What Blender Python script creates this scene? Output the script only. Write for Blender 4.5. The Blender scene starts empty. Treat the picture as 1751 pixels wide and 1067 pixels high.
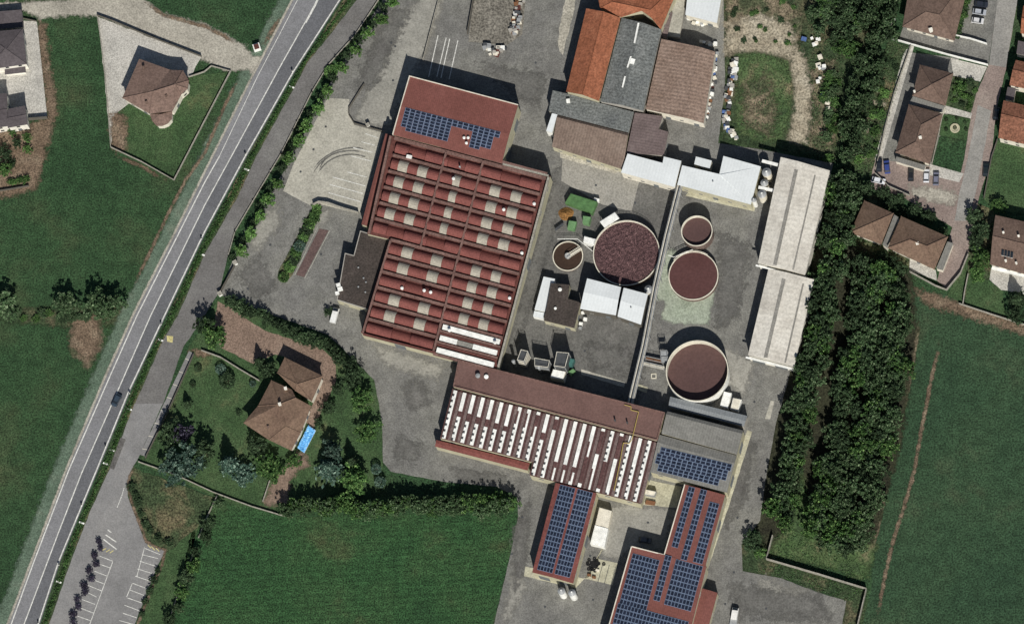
import bpy, math, random
from mathutils import Vector, Matrix
random.seed(7)
R = math.radians
scn = bpy.context.scene
col = scn.collection

# ---------------------------------------------------------------- camera, sky, sun, exposure
PXM = 0.18                                   # metres per photo pixel on the ground
PW, PH = 1751.0, 1067.0
CAM = Vector((0.12, -0.26, 1.0)).normalized() * 2500.0
FWD = (-CAM).normalized()
RGT = FWD.cross(Vector((0, 1, 0))).normalized()
UPV = RGT.cross(FWD).normalized()
cd = bpy.data.cameras.new('camera')
cam = bpy.data.objects.new('camera', cd)
col.objects.link(cam)
cd.sensor_width = 36.0
cd.lens = 36.0 * 2500.0 / (PW * PXM)
cd.clip_start = 10.0
cd.clip_end = 12000.0
cam.matrix_world = Matrix((
    (RGT.x, UPV.x, -FWD.x, CAM.x), (RGT.y, UPV.y, -FWD.y, CAM.y),
    (RGT.z, UPV.z, -FWD.z, CAM.z), (0, 0, 0, 1)))
scn.camera = cam

SUN_EL, SUN_AZ = 43.7, 167.3                 # compass azimuth, clockwise from +Y
w = bpy.data.worlds.new('World')
scn.world = w
w.use_nodes = True
nt = w.node_tree
sky = nt.nodes.new('ShaderNodeTexSky')
sky.sky_type = 'NISHITA'
sky.sun_disc = False
sky.sun_elevation = R(SUN_EL)
sky.sun_rotation = R(SUN_AZ)
nt.links.new(sky.outputs[0], nt.nodes['Background'].inputs[0])
nt.nodes['Background'].inputs[1].default_value = 0.05
sl = bpy.data.lights.new('sun', 'SUN')
sl.energy = 4.6
sl.angle = R(0.55)
sl.color = (1.0, 0.965, 0.90)
so = bpy.data.objects.new('sun', sl)
col.objects.link(so)
sd = Vector((math.sin(R(SUN_AZ)) * math.cos(R(SUN_EL)), math.cos(R(SUN_AZ)) * math.cos(R(SUN_EL)), math.sin(R(SUN_EL))))
so.rotation_euler = sd.to_track_quat('Z', 'Y').to_euler()
so.location = sd * 300
scn.view_settings.view_transform = 'Standard'
scn.view_settings.look = 'None'
scn.view_settings.exposure = 0.0
scn.view_settings.gamma = 1.0
scn.view_settings.use_curve_mapping = False

# ---------------------------------------------------------------- helpers
def P(px, py, z=0.0):
    """photo pixel -> point of the plane at height z"""
    k = PXM / 2500.0
    d = FWD + RGT * ((px - PW / 2) * k) - UPV * ((py - PH / 2) * k)
    t = (z - CAM.z) / d.z
    return CAM + d * t

def PL(pts, z=0.0):
    return [P(p[0], p[1], p[2] if len(p) > 2 else z) for p in pts]

def lin(c):
    return tuple((x / 12.92 if x <= 0.04045 else ((x + 0.055) / 1.055) ** 2.4) for x in (v / 255.0 for v in c))

def wloc(o):
    v = Vector((0, 0, 0))
    while o is not None:
        v = v + Vector(o.location); o = o.parent
    return v

class MB:
    def __init__(s):
        s.v = []; s.f = []; s.m = []
    def poly(s, pts, m=0):
        n = len(s.v)
        s.v += [Vector(p) for p in pts]
        s.f.append(list(range(n, n + len(pts)))); s.m.append(m)
    def prism(s, pts, z0, z1, m=0, mt=None, bottom=False):
        """vertical prism over an outline (x,y used)"""
        pts = ccw(pts)
        n = len(pts)
        a = [Vector((p[0], p[1], z0)) for p in pts]; b = [Vector((p[0], p[1], z1)) for p in pts]
        for i in range(n):
            j = (i + 1) % n
            s.poly([a[i], a[j], b[j], b[i]], m)
        s.poly(b, m if mt is None else mt)
        if bottom: s.poly(a[::-1], m)
    def box(s, c, sx, sy, sz, rz=0.0, m=0):
        """box standing on c (x,y,z of base centre)"""
        ca, sa = math.cos(rz), math.sin(rz)
        pts = [Vector((c[0] + x * ca - y * sa, c[1] + x * sa + y * ca, 0)) for x, y in
               ((-sx/2, -sy/2), (sx/2, -sy/2), (sx/2, sy/2), (-sx/2, sy/2))]
        s.prism(pts, c[2], c[2] + sz, m, bottom=True)
    def tube(s, a, b, r, n=8, m=0, r2=None, cap=True):
        a = Vector(a); b = Vector(b); d = (b - a).normalized()
        x = d.orthogonal().normalized(); y = d.cross(x)
        r2 = r if r2 is None else r2
        A = [a + (x * math.cos(t) + y * math.sin(t)) * r for t in [2*math.pi*i/n for i in range(n)]]
        B = [b + (x * math.cos(t) + y * math.sin(t)) * r2 for t in [2*math.pi*i/n for i in range(n)]]
        for i in range(n):
            j = (i + 1) % n
            s.poly([A[i], A[j], B[j], B[i]], m)
        if cap:
            s.poly(B, m); s.poly(A[::-1], m)
    def lathe(s, c, prof, n=48, m=0, close=False):
        """profile [(r,z)...] round a vertical axis at c"""
        rings = [[Vector((c[0] + r * math.cos(2*math.pi*i/n), c[1] + r * math.sin(2*math.pi*i/n), c[2] + z)) for i in range(n)] for r, z in prof]
        for a, b in zip(rings, rings[1:]):
            for i in range(n):
                j = (i + 1) % n
                s.poly([a[i], a[j], b[j], b[i]], m)
        if close: s.poly(rings[-1], m)
    def mesh(s, name, mats, origin=(0, 0, 0), smooth=False):
        o = Vector(origin)
        me = bpy.data.meshes.new(name)
        me.from_pydata([tuple(v - o) for v in s.v], [], s.f)
        for m in (mats if isinstance(mats, (list, tuple)) else [mats]): me.materials.append(m)
        me.polygons.foreach_set('material_index', s.m)
        if smooth: me.polygons.foreach_set('use_smooth', [True] * len(s.f))
        me.update()
        return me
    def build(s, name, mats, parent=None, smooth=False, origin=None):
        org = wloc(parent) if parent is not None and origin is None else Vector(origin or (0, 0, 0))
        o = bpy.data.objects.new(name, s.mesh(name, mats, org, smooth))
        col.objects.link(o)
        if parent is not None: o.parent = parent
        else: o.location = org
        return o

def ccw(pts):
    a = sum(pts[i][0] * pts[(i+1) % len(pts)][1] - pts[(i+1) % len(pts)][0] * pts[i][1] for i in range(len(pts)))
    return list(pts) if a > 0 else list(pts)[::-1]

def tag(o, label, cat, group=None):
    o['label'] = label; o['category'] = cat
    if group: o['group'] = group
    return o

def thing(name, label, cat, loc, group=None, rz=0.0):
    o = bpy.data.objects.new(name, None)
    o.empty_display_size = 0.5
    col.objects.link(o)
    o.location = loc; o.rotation_euler = (0, 0, rz)
    return tag(o, label, cat, group)

def child(name, me, parent, loc=(0, 0, 0), rz=0.0, scale=None):
    o = bpy.data.objects.new(name, me)
    col.objects.link(o); o.parent = parent
    o.location = Vector(loc) ; o.rotation_euler = (0, 0, rz)
    if scale: o.scale = scale
    return o

# ---------------------------------------------------------------- materials
def mk(name, cols, scale=0.05, detail=6, fine=(1.5, 0.18), rough=0.9, stripe=None, spec=0.2, bump=0.0, mid=None, rnd=0.0, metal=0.0, distort=0.0, soft=False):
    """cols: [(position, srgb)...] ramp over a noise; fine: grain; mid: second blotch layer; stripe: (angle_deg, period_m, amount, bump)"""
    m = bpy.data.materials.new(name); m.use_nodes = True
    t = m.node_tree; N = t.nodes; L = t.links
    b = N['Principled BSDF']
    b.inputs['Roughness'].default_value = rough
    b.inputs['Specular IOR Level'].default_value = spec
    b.inputs['Metallic'].default_value = metal
    g = N.new('ShaderNodeNewGeometry')
    n1 = N.new('ShaderNodeTexNoise'); n1.inputs['Scale'].default_value = scale; n1.inputs['Detail'].default_value = detail
    n1.inputs['Roughness'].default_value = 0.62; n1.inputs['Distortion'].default_value = distort
    L.new(g.outputs['Position'], n1.inputs['Vector'])
    rp = N.new('ShaderNodeValToRGB')
    el = rp.color_ramp.elements
    while len(el) < len(cols): el.new(0.5)
    for e, (p, c) in zip(el, cols):
        e.position = p; e.color = (*lin(c), 1)
    L.new(n1.outputs[0], rp.inputs[0])
    out = rp.outputs[0]
    facs = []
    def layer(sc, amt, det):
        n = N.new('ShaderNodeTexNoise'); n.inputs['Scale'].default_value = sc; n.inputs['Detail'].default_value = det
        n.inputs['Roughness'].default_value = 0.7
        L.new(g.outputs['Position'], n.inputs['Vector'])
        r = N.new('ShaderNodeMapRange'); r.inputs[1].default_value = 0.36; r.inputs[2].default_value = 0.64
        r.inputs[3].default_value = 1 - amt; r.inputs[4].default_value = 1 + amt
        L.new(n.outputs[0], r.inputs[0]); facs.append(r.outputs[0])
        return n
    fn = layer(fine[0] * 1.15, fine[1] * 2.2, 2)
    if mid: layer(mid[0], mid[1] * 1.25, 5)
    hgt = None
    if stripe:
        mp = N.new('ShaderNodeMapping'); mp.inputs['Rotation'].default_value = (0, 0, R(stripe[0]))
        L.new(g.outputs['Position'], mp.inputs['Vector'])
        wv = N.new('ShaderNodeTexWave'); wv.wave_type = 'BANDS'; wv.bands_direction = 'X'
        wv.inputs['Scale'].default_value = math.pi / (10.0 * stripe[1])
        wv.inputs['Distortion'].default_value = stripe[4] if len(stripe) > 4 else 0.0
        wv.inputs['Detail'].default_value = 2.0
        L.new(mp.outputs[0], wv.inputs['Vector'])
        r = N.new('ShaderNodeMapRange'); r.inputs[3].default_value = 1 - stripe[2]; r.inputs[4].default_value = 1 + stripe[2]
        L.new(wv.outputs[1], r.inputs[0]); facs.append(r.outputs[0])
        hgt = wv.outputs[1] if stripe[3] else None
    if rnd:
        oi = N.new('ShaderNodeObjectInfo')
        r = N.new('ShaderNodeMapRange'); r.inputs[3].default_value = 1 - rnd; r.inputs[4].default_value = 1 + rnd
        L.new(oi.outputs['Random'], r.inputs[0]); facs.append(r.outputs[0])
    for f in facs:
        v = N.new('ShaderNodeVectorMath'); v.operation = 'SCALE'
        L.new(out, v.inputs[0]); L.new(f, v.inputs[3]); out = v.outputs[0]
    L.new(out, b.inputs['Base Color'])
    if soft:     # ragged natural edge: the sheet thins out where its 'fade' attribute falls to zero
        at = N.new('ShaderNodeAttribute'); at.attribute_name = 'fade'
        ns = N.new('ShaderNodeTexNoise'); ns.inputs['Scale'].default_value = 0.55; ns.inputs['Detail'].default_value = 6; ns.inputs['Roughness'].default_value = 0.75
        L.new(g.outputs['Position'], ns.inputs['Vector'])
        ad = N.new('ShaderNodeMath'); ad.operation = 'MULTIPLY_ADD'; ad.inputs[1].default_value = 2.2; L.new(ns.outputs[0], ad.inputs[0]); L.new(at.outputs['Fac'], ad.inputs[2])
        rg = N.new('ShaderNodeMapRange'); rg.inputs[1].default_value = 1.35; rg.inputs[2].default_value = 1.85; L.new(ad.outputs[0], rg.inputs[0])
        tp = N.new('ShaderNodeBsdfTransparent'); mx = N.new('ShaderNodeMixShader')
        L.new(rg.outputs[0], mx.inputs[0]); L.new(tp.outputs[0], mx.inputs[1]); L.new(b.outputs[0], mx.inputs[2]); L.new(mx.outputs[0], N['Material Output'].inputs['Surface'])
    if bump or hgt:
        bp = N.new('ShaderNodeBump')
        bp.inputs['Strength'].default_value = bump or 0.4
        bp.inputs['Distance'].default_value = (stripe[3] if hgt else 0.15)
        L.new(hgt if hgt else fn.outputs[0], bp.inputs['Height']); L.new(bp.outputs[0], b.inputs['Normal'])
    return m

def flat(name, c, rough=0.6, spec=0.3, var=0.08, sc=0.6, rnd=0.0, metal=0.0):
    d = tuple(max(0, x * (1 - var)) for x in c); e = tuple(min(255, x * (1 + var)) for x in c)
    return mk(name, [(0.3, d), (0.7, e)], scale=sc, detail=4, fine=(3.0, 0.06), rough=rough, spec=spec, rnd=rnd, metal=metal)

M = {}
M['grass'] = mk('grass_field', [(0.28, (37, 55, 36)), (0.42, (43, 67, 42)), (0.53, (48, 71, 45)), (0.63, (58, 73, 48)), (0.75, (75, 76, 54))], 0.03, 10, (1.7, 0.28), mid=(0.3, 0.2), bump=0.3)
M['grass2'] = mk('grass_south_field', [(0.28, (37, 62, 38)), (0.45, (44, 73, 43)), (0.56, (49, 75, 45)), (0.66, (65, 77, 50)), (0.78, (89, 82, 59))], 0.045, 10, (1.9, 0.34), mid=(0.4, 0.22), stripe=(88, 1.9, 0.10, 0, 1.5), bump=0.3)
M['grass3'] = mk('grass_east_field', [(0.28, (40, 62, 44)), (0.45, (47, 69, 48)), (0.56, (51, 72, 50)), (0.66, (65, 76, 55)), (0.78, (82, 79, 60))], 0.028, 10, (1.6, 0.26), mid=(0.3, 0.18), bump=0.3)
M['lawn'] = mk('lawn_grass', [(0.28, (48, 65, 42)), (0.45, (57, 79, 49)), (0.58, (66, 85, 55)), (0.72, (91, 94, 65))], 0.09, 7, (2.0, 0.22), mid=(0.5, 0.12))
M['verge'] = mk('verge_grass', [(0.3, (82, 100, 84)), (0.55, (96, 112, 96)), (0.75, (112, 122, 106))], 0.12, 7, (1.8, 0.2), mid=(0.5, 0.12))
M['dirt'] = mk('dry_earth', [(0.3, (93, 79, 65)), (0.5, (117, 99, 82)), (0.7, (131, 116, 97)), (0.85, (83, 83, 63))], 0.16, 8, (1.6, 0.25), mid=(0.6, 0.16))
M['weeds'] = mk('weedy_ground', [(0.3, (58, 68, 48)), (0.45, (84, 88, 62)), (0.55, (128, 112, 90)), (0.7, (148, 132, 110))], 0.11, 9, (1.5, 0.3), mid=(0.5, 0.22), distort=0.6)
M['scrub'] = mk('scrub_ground', [(0.3, (46, 62, 40)), (0.5, (62, 74, 50)), (0.66, (100, 92, 70)), (0.8, (58, 80, 48))], 0.1, 9, (1.5, 0.3), mid=(0.5, 0.2), distort=0.5)
M['forest'] = mk('forest_floor', [(0.3, (44, 42, 32)), (0.6, (58, 58, 42)), (0.8, (72, 64, 50))], 0.15, 7, (1.5, 0.3))
M['gravel'] = mk('pale_gravel', [(0.3, (150, 146, 134)), (0.5, (168, 163, 150)), (0.7, (178, 174, 160)), (0.85, (150, 136, 112))], 0.07, 9, (1.6, 0.14), mid=(0.4, 0.1))
M['brick_drive'] = mk('brown_driveway', [(0.3, (114, 97, 85)), (0.55, (129, 110, 97)), (0.8, (141, 124, 110))], 0.12, 7, (1.8, 0.16), mid=(0.6, 0.09))
M['yard'] = mk('yard_asphalt', [(0.25, (101, 100, 97)), (0.45, (113, 112, 108)), (0.6, (121, 120, 114)), (0.8, (131, 129, 122))], 0.05, 9, (1.9, 0.11), mid=(0.22, 0.15), bump=0.15)
M['yard_dark'] = mk('stained_asphalt', [(0.25, (80, 78, 78)), (0.5, (98, 96, 93)), (0.75, (114, 111, 105))], 0.07, 9, (1.6, 0.12), mid=(0.25, 0.12))
M['yard_light'] = mk('worn_asphalt', [(0.25, (132, 130, 122)), (0.5, (148, 145, 137)), (0.75, (160, 156, 146))], 0.06, 9, (1.6, 0.09), mid=(0.25, 0.08))
M['concrete'] = mk('pale_concrete', [(0.25, (146, 143, 133)), (0.5, (168, 165, 153)), (0.75, (184, 180, 168))], 0.06, 9, (1.6, 0.08), mid=(0.25, 0.1))
M['green_concrete'] = mk('mossy_concrete', [(0.3, (140, 150, 130)), (0.5, (156, 165, 146)), (0.75, (172, 178, 162))], 0.1, 8, (1.6, 0.1), mid=(0.4, 0.1))
M['cream_concrete'] = mk('cream_apron', [(0.3, (161, 157, 135)), (0.6, (183, 180, 158)), (0.8, (193, 189, 171))], 0.1, 8, (1.6, 0.08), mid=(0.4, 0.08))
M['paved'] = mk('pale_paving', [(0.3, (160, 157, 150)), (0.55, (178, 175, 167)), (0.8, (190, 186, 178))], 0.12, 8, (2.0, 0.12), mid=(0.7, 0.08))
M['road_l'] = mk('road_asphalt_light', [(0.3, (116, 116, 117)), (0.55, (126, 126, 128)), (0.8, (134, 134, 135))], 0.05, 8, (1.8, 0.07), mid=(0.3, 0.05))
M['road_r'] = mk('road_asphalt_dark', [(0.3, (93, 94, 97)), (0.55, (102, 103, 106)), (0.8, (111, 112, 114))], 0.05, 8, (1.8, 0.08), mid=(0.3, 0.05))
M['lane'] = mk('service_lane_asphalt', [(0.3, (99, 97, 94)), (0.5, (110, 108, 106)), (0.75, (124, 123, 119))], 0.06, 9, (1.8, 0.08), mid=(0.25, 0.08))
M['lot'] = mk('car_park_asphalt', [(0.3, (116, 115, 114)), (0.5, (130, 129, 128)), (0.75, (144, 142, 139))], 0.06, 8, (1.8, 0.06), mid=(0.3, 0.06))
M['street'] = mk('street_asphalt', [(0.3, (126, 124, 120)), (0.5, (140, 138, 133)), (0.75, (152, 149, 143))], 0.06, 8, (1.8, 0.08), mid=(0.3, 0.07))
M['street_pink'] = mk('street_pink_paving', [(0.3, (124, 110, 104)), (0.5, (138, 124, 117)), (0.75, (150, 139, 130))], 0.08, 8, (1.8, 0.1), mid=(0.3, 0.08))
M['paint'] = mk('worn_white_paint', [(0.3, (184, 184, 178)), (0.7, (222, 221, 214))], 0.9, 5, (3.0, 0.12), rough=0.7)
M['paint_y'] = mk('worn_yellow_paint', [(0.3, (176, 166, 110)), (0.7, (206, 196, 140))], 0.9, 5, (3.0, 0.12), rough=0.7)
# roofs
M['red'] = mk('red_roof_sheet', [(0.3, (109, 64, 60)), (0.55, (120, 72, 66)), (0.8, (130, 80, 75))], 0.12, 7, (1.6, 0.08), mid=(0.6, 0.07), rough=0.75, stripe=(15, 0.5, 0.04, 0.03))
M['red_dark'] = mk('red_roof_panel_dull', [(0.3, (102, 59, 55)), (0.7, (114, 67, 60))], 0.2, 6, (1.6, 0.08), rough=0.75)
M['redbrown'] = mk('red_brown_sheet_roof', [(0.3, (112, 70, 63)), (0.55, (120, 76, 69)), (0.8, (128, 83, 76))], 0.08, 7, (1.6, 0.06), mid=(0.4, 0.05), rough=0.75, stripe=(15, 0.6, 0.03, 0.03))
M['brown'] = mk('brown_flat_roof', [(0.3, (100, 76, 71)), (0.55, (111, 86, 80)), (0.8, (119, 93, 86))], 0.08, 8, (1.6, 0.06), mid=(0.3, 0.06), rough=0.8)
M['beam'] = mk('weathered_brown_beam', [(0.3, (102, 78, 72)), (0.55, (118, 92, 85)), (0.8, (134, 108, 100))], 0.3, 7, (1.6, 0.12), rough=0.85)
M['beam_red'] = mk('dark_red_trim', [(0.3, (84, 52, 48)), (0.7, (104, 66, 60))], 0.3, 6, (1.6, 0.1), rough=0.8)
M['maroon'] = mk('maroon_sheet_roof', [(0.3, (82, 60, 58)), (0.55, (94, 68, 66)), (0.8, (105, 79, 77))], 0.14, 8, (1.6, 0.12), mid=(0.5, 0.1), rough=0.8)
M['maroon2'] = mk('weathered_maroon_sheet', [(0.3, (96, 82, 80)), (0.55, (108, 93, 90)), (0.8, (122, 108, 103))], 0.14, 8, (1.6, 0.12), mid=(0.5, 0.1), rough=0.8)
M['tile'] = mk('orange_tile_roof', [(0.3, (129, 80, 57)), (0.55, (145, 91, 67)), (0.8, (158, 106, 80))], 0.2, 8, (1.4, 0.12), mid=(0.6, 0.08), rough=0.85, stripe=(105, 0.45, 0.06, 0.05))
M['tile_brown'] = mk('brown_tile_roof', [(0.3, (97, 80, 71)), (0.55, (108, 90, 80)), (0.8, (118, 100, 90))], 0.16, 8, (1.4, 0.10), mid=(0.6, 0.06), rough=0.85)
M['tile_tan'] = mk('tan_brown_tile_roof', [(0.3, (104, 84, 72)), (0.55, (115, 95, 80)), (0.8, (126, 105, 91))], 0.16, 8, (1.4, 0.10), mid=(0.6, 0.06), rough=0.85)
M['tile_pink'] = mk('pinkish_tile_roof', [(0.3, (107, 89, 80)), (0.55, (118, 98, 89)), (0.8, (129, 109, 99))], 0.16, 8, (1.4, 0.10), mid=(0.6, 0.06), rough=0.85)
M['tile_rust'] = mk('rust_tile_roof', [(0.3, (114, 78, 61)), (0.55, (129, 88, 70)), (0.8, (139, 101, 82))], 0.3, 8, (1.4, 0.16), mid=(0.8, 0.1), rough=0.85)
M['corr_brown'] = mk('ribbed_brown_roof', [(0.3, (122, 103, 91)), (0.55, (135, 116, 104)), (0.8, (146, 127, 115))], 0.2, 8, (1.4, 0.12), mid=(0.6, 0.06), rough=0.85, stripe=(102, 1.15, 0.13, 0.08, 0.4))
M['corr_tan'] = mk('ribbed_tan_roof', [(0.3, (116, 100, 90)), (0.55, (128, 112, 101)), (0.8, (138, 123, 112))], 0.15, 8, (1.4, 0.08), mid=(0.5, 0.06), rough=0.85, stripe=(15, 0.9, 0.07, 0.06, 0.3))
M['corr_mauve'] = mk('ribbed_mauve_roof', [(0.3, (100, 88, 86)), (0.55, (110, 97, 95)), (0.8, (120, 108, 105))], 0.15, 8, (1.4, 0.08), rough=0.85, stripe=(102, 0.9, 0.06, 0.06, 0.3))
M['corr_grey'] = mk('weathered_grey_sheet_roof', [(0.3, (91, 94, 94)), (0.5, (106, 109, 107)), (0.7, (118, 120, 118)), (0.85, (138, 139, 136))], 0.16, 9, (1.4, 0.16), mid=(0.7, 0.1), rough=0.85, stripe=(102, 1.0, 0.05, 0.05, 0.5))
M['grey_roof'] = mk('grey_sheet_roof', [(0.3, (112, 111, 106)), (0.55, (122, 121, 116)), (0.8, (132, 130, 124))], 0.1, 8, (1.4, 0.06), mid=(0.4, 0.05), rough=0.7, stripe=(15, 0.8, 0.05, 0.05, 0.3))
M['bluegrey_roof'] = mk('blue_grey_sheet_roof', [(0.3, (120, 124, 126)), (0.55, (128, 132, 134)), (0.8, (138, 141, 142))], 0.1, 8, (1.4, 0.05), rough=0.6, stripe=(15, 0.8, 0.04, 0.05))
M['tar'] = mk('dark_felt_roof', [(0.3, (61, 56, 52)), (0.55, (71, 64, 60)), (0.8, (80, 73, 68))], 0.2, 8, (1.5, 0.14), mid=(0.6, 0.08), rough=0.95)
M['slate'] = mk('dark_slate_roof', [(0.3, (78, 72, 74)), (0.55, (88, 82, 84)), (0.8, (98, 92, 93))], 0.16, 8, (1.5, 0.08), rough=0.85)
M['white_roof'] = mk('white_sheet_roof', [(0.3, (207, 211, 211)), (0.7, (220, 224, 224))], 0.12, 6, (1.5, 0.02), rough=0.5, stripe=(15, 1.0, 0.015, 0.03))
M['hall_roof'] = mk('weathered_white_roof', [(0.25, (176, 170, 160)), (0.5, (200, 195, 184)), (0.75, (216, 212, 202))], 0.12, 8, (1.2, 0.06), mid=(0.4, 0.05), rough=0.75, stripe=(105, 1.6, 0.03, 0.04, 0.5))
M['hall_strip'] = mk('grey_roof_vent_strip', [(0.3, (122, 120, 114)), (0.7, (146, 143, 136))], 0.4, 7, (1.6, 0.1), rough=0.8)
M['skylight'] = mk('grey_skylight_sheet', [(0.3, (146, 140, 128)), (0.7, (170, 164, 150))], 0.5, 6, (1.6, 0.07), rough=0.45)
M['white'] = flat('white_paint', (232, 232, 226), 0.5)
M['offwhite'] = flat('offwhite_render', (214, 208, 192), 0.8)
M['cream'] = mk('cream_render_wall', [(0.3, (167, 162, 136)), (0.55, (181, 176, 151)), (0.8, (189, 185, 163))], 0.25, 7, (1.5, 0.05), rough=0.9)
M['wallwhite'] = flat('white_render', (222, 218, 206), 0.85)
M['wallgrey'] = flat('grey_render', (158, 154, 146), 0.85)
M['stonewall'] = mk('pale_boundary_wall', [(0.3, (138, 134, 123)), (0.7, (166, 162, 151))], 0.7, 7, (2.0, 0.12), rough=0.9)
M['darkwall'] = flat('dark_stone_wall', (92, 88, 80), 0.9)
M['glass'] = flat('dark_window_glass', (34, 40, 46), 0.12, 0.5, 0.1)
M['frame'] = flat('window_frame_grey', (150, 148, 142), 0.5)
M['door'] = flat('grey_steel_door', (104, 108, 110), 0.5)
M['metal'] = flat('galvanised_metal', (148, 150, 150), 0.45, 0.5, 0.1)
M['metal_dark'] = flat('dark_steel', (72, 74, 76), 0.5, 0.4, 0.12)
M['rust'] = flat('rusty_brown_metal', (120, 84, 58), 0.8)
M['yellow'] = flat('yellow_pipe_paint', (170, 150, 84), 0.6)
M['black'] = flat('black_rubber', (26, 26, 28), 0.8)
M['green_paint'] = flat('green_painted_steel', (82, 116, 72), 0.55, 0.3, 0.14)
M['green_light'] = flat('pale_green_painted_steel', (104, 140, 96), 0.55, 0.3, 0.12)
M['teal'] = flat('teal_painted_steel', (62, 104, 98), 0.6, 0.3, 0.2)
M['brown_pile'] = mk('brown_sludge', [(0.3, (110, 78, 44)), (0.7, (140, 104, 62))], 0.6, 7, (2.0, 0.2), rough=0.95)
M['tarp'] = mk('bright_blue_tarpaulin', [(0.3, (70, 140, 205)), (0.5, (104, 178, 236)), (0.72, (150, 206, 246))], 0.7, 5, (2.0, 0.1), rough=0.35, spec=0.5)
M['sludge'] = mk('brown_tank_liquid', [(0.3, (82, 63, 61)), (0.55, (90, 69, 66)), (0.8, (96, 75, 71))], 0.08, 6, (1.2, 0.05), rough=0.55)
M['sludge_red'] = mk('red_brown_tank_liquid', [(0.3, (81, 54, 52)), (0.55, (89, 61, 59)), (0.8, (95, 67, 65))], 0.08, 6, (1.2, 0.05), rough=0.55)
M['sludge_dark'] = mk('dark_brown_tank_liquid', [(0.3, (56, 44, 36)), (0.55, (64, 50, 41)), (0.8, (70, 56, 47))], 0.1, 6, (1.2, 0.06), rough=0.5)
M['scum'] = mk('foaming_purple_brown_scum', [(0.25, (53, 39, 40)), (0.42, (76, 57, 58)), (0.56, (92, 69, 69)), (0.68, (112, 88, 87)), (0.8, (156, 136, 132))], 1.1, 9, (2.6, 0.35), rough=0.9, bump=0.6, distort=0.8)
M['tankdark'] = mk('stained_tank_concrete', [(0.3, (88, 70, 66)), (0.55, (112, 98, 90)), (0.8, (132, 120, 110))], 0.5, 7, (1.6, 0.14))
M['tankwall'] = flat('pale_tank_concrete', (214, 208, 190), 0.8)
M['pv_frame'] = flat('silver_panel_frame', (126, 144, 170), 0.4, 0.5)
M['pv'] = mk('blue_black_solar_cells', [(0.3, (30, 35, 48)), (0.7, (41, 46, 62))], 0.8, 4, (2.0, 0.1), rough=0.25, spec=0.5, rnd=0.22)
M['trunk'] = flat('tree_bark', (82, 68, 54), 0.95)

def soft_of(key):
    k = key + '_soft'
    if k not in M:
        M[k] = mk((M[key].name if key in M else key) + '_ragged', *SOFT[key][0], **SOFT[key][1], soft=True)
    return M[k]
SOFT = {
 'pale_dirt': (([(0.3, (138, 128, 110)), (0.5, (156, 147, 128)), (0.68, (170, 162, 144)), (0.85, (124, 118, 96))], 0.15, 9, (1.4, 0.2)), dict(mid=(0.5, 0.14))),
 'dirt': (([(0.3, (92, 78, 64)), (0.5, (112, 96, 80)), (0.68, (128, 114, 96)), (0.85, (84, 84, 62))], 0.2, 8, (1.6, 0.22)), dict(mid=(0.6, 0.16))),
 'weeds': (([(0.3, (56, 66, 47)), (0.45, (78, 82, 60)), (0.56, (112, 102, 84)), (0.7, (136, 124, 104))], 0.14, 9, (1.5, 0.26)), dict(mid=(0.5, 0.2), distort=0.6)),
 'scrub': (([(0.3, (44, 60, 39)), (0.5, (58, 71, 48)), (0.64, (88, 84, 64)), (0.8, (56, 76, 46))], 0.12, 9, (1.5, 0.26)), dict(mid=(0.5, 0.2), distort=0.5)),
 'verge': (([(0.3, (80, 97, 81)), (0.55, (93, 109, 93)), (0.75, (110, 119, 103))], 0.12, 7, (1.8, 0.16)), dict(mid=(0.5, 0.12))),
 'gravel': (([(0.3, (142, 138, 127)), (0.5, (162, 157, 145)), (0.7, (174, 170, 157)), (0.85, (146, 133, 111))], 0.09, 9, (1.6, 0.12)), dict(mid=(0.4, 0.1))),
 'yard_dark': (([(0.25, (90, 88, 86)), (0.5, (101, 100, 96)), (0.75, (112, 110, 106))], 0.09, 9, (1.6, 0.1)), dict(mid=(0.25, 0.12))),
 'yard_light': (([(0.25, (130, 128, 121)), (0.5, (144, 142, 134)), (0.75, (156, 153, 144))], 0.08, 9, (1.6, 0.08)), dict(mid=(0.25, 0.1))),
 'forest': (([(0.3, (40, 40, 31)), (0.6, (54, 56, 41)), (0.8, (68, 62, 49))], 0.15, 7, (1.5, 0.25)), dict()),
 'green_concrete': (([(0.3, (136, 145, 127)), (0.5, (152, 160, 143)), (0.75, (168, 173, 158))], 0.12, 8, (1.6, 0.1)), dict(mid=(0.4, 0.1))),
 'brick_drive': (([(0.3, (112, 96, 84)), (0.55, (128, 110, 97)), (0.8, (140, 123, 110))], 0.12, 7, (1.8, 0.14)), dict(mid=(0.6, 0.09))),
 'lawn': (([(0.3, (58, 74, 50)), (0.45, (68, 88, 54)), (0.56, (80, 94, 62)), (0.68, (116, 108, 84))], 0.11, 9, (1.6, 0.24)), dict(mid=(0.4, 0.16), distort=0.5)),
}

# ---------------------------------------------------------------- ground, roads, paving (the setting)
def rough_edge(pts, jit, step=1.6, seed=0):
    rr = random.Random(seed); out = []
    n = len(pts)
    for i in range(n):
        a, b = pts[i], pts[(i+1) % n]
        d = b - a; L = max(d.length, 1e-6); k = max(1, int(L / step)); nm = Vector((-d.y, d.x, 0)) / L
        for j in range(k):
            p = a.lerp(b, j / k)
            out.append(p + nm * (rr.uniform(-jit, jit)) if j else p + nm * rr.uniform(-jit, jit) * 0.5)
    return out

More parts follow.
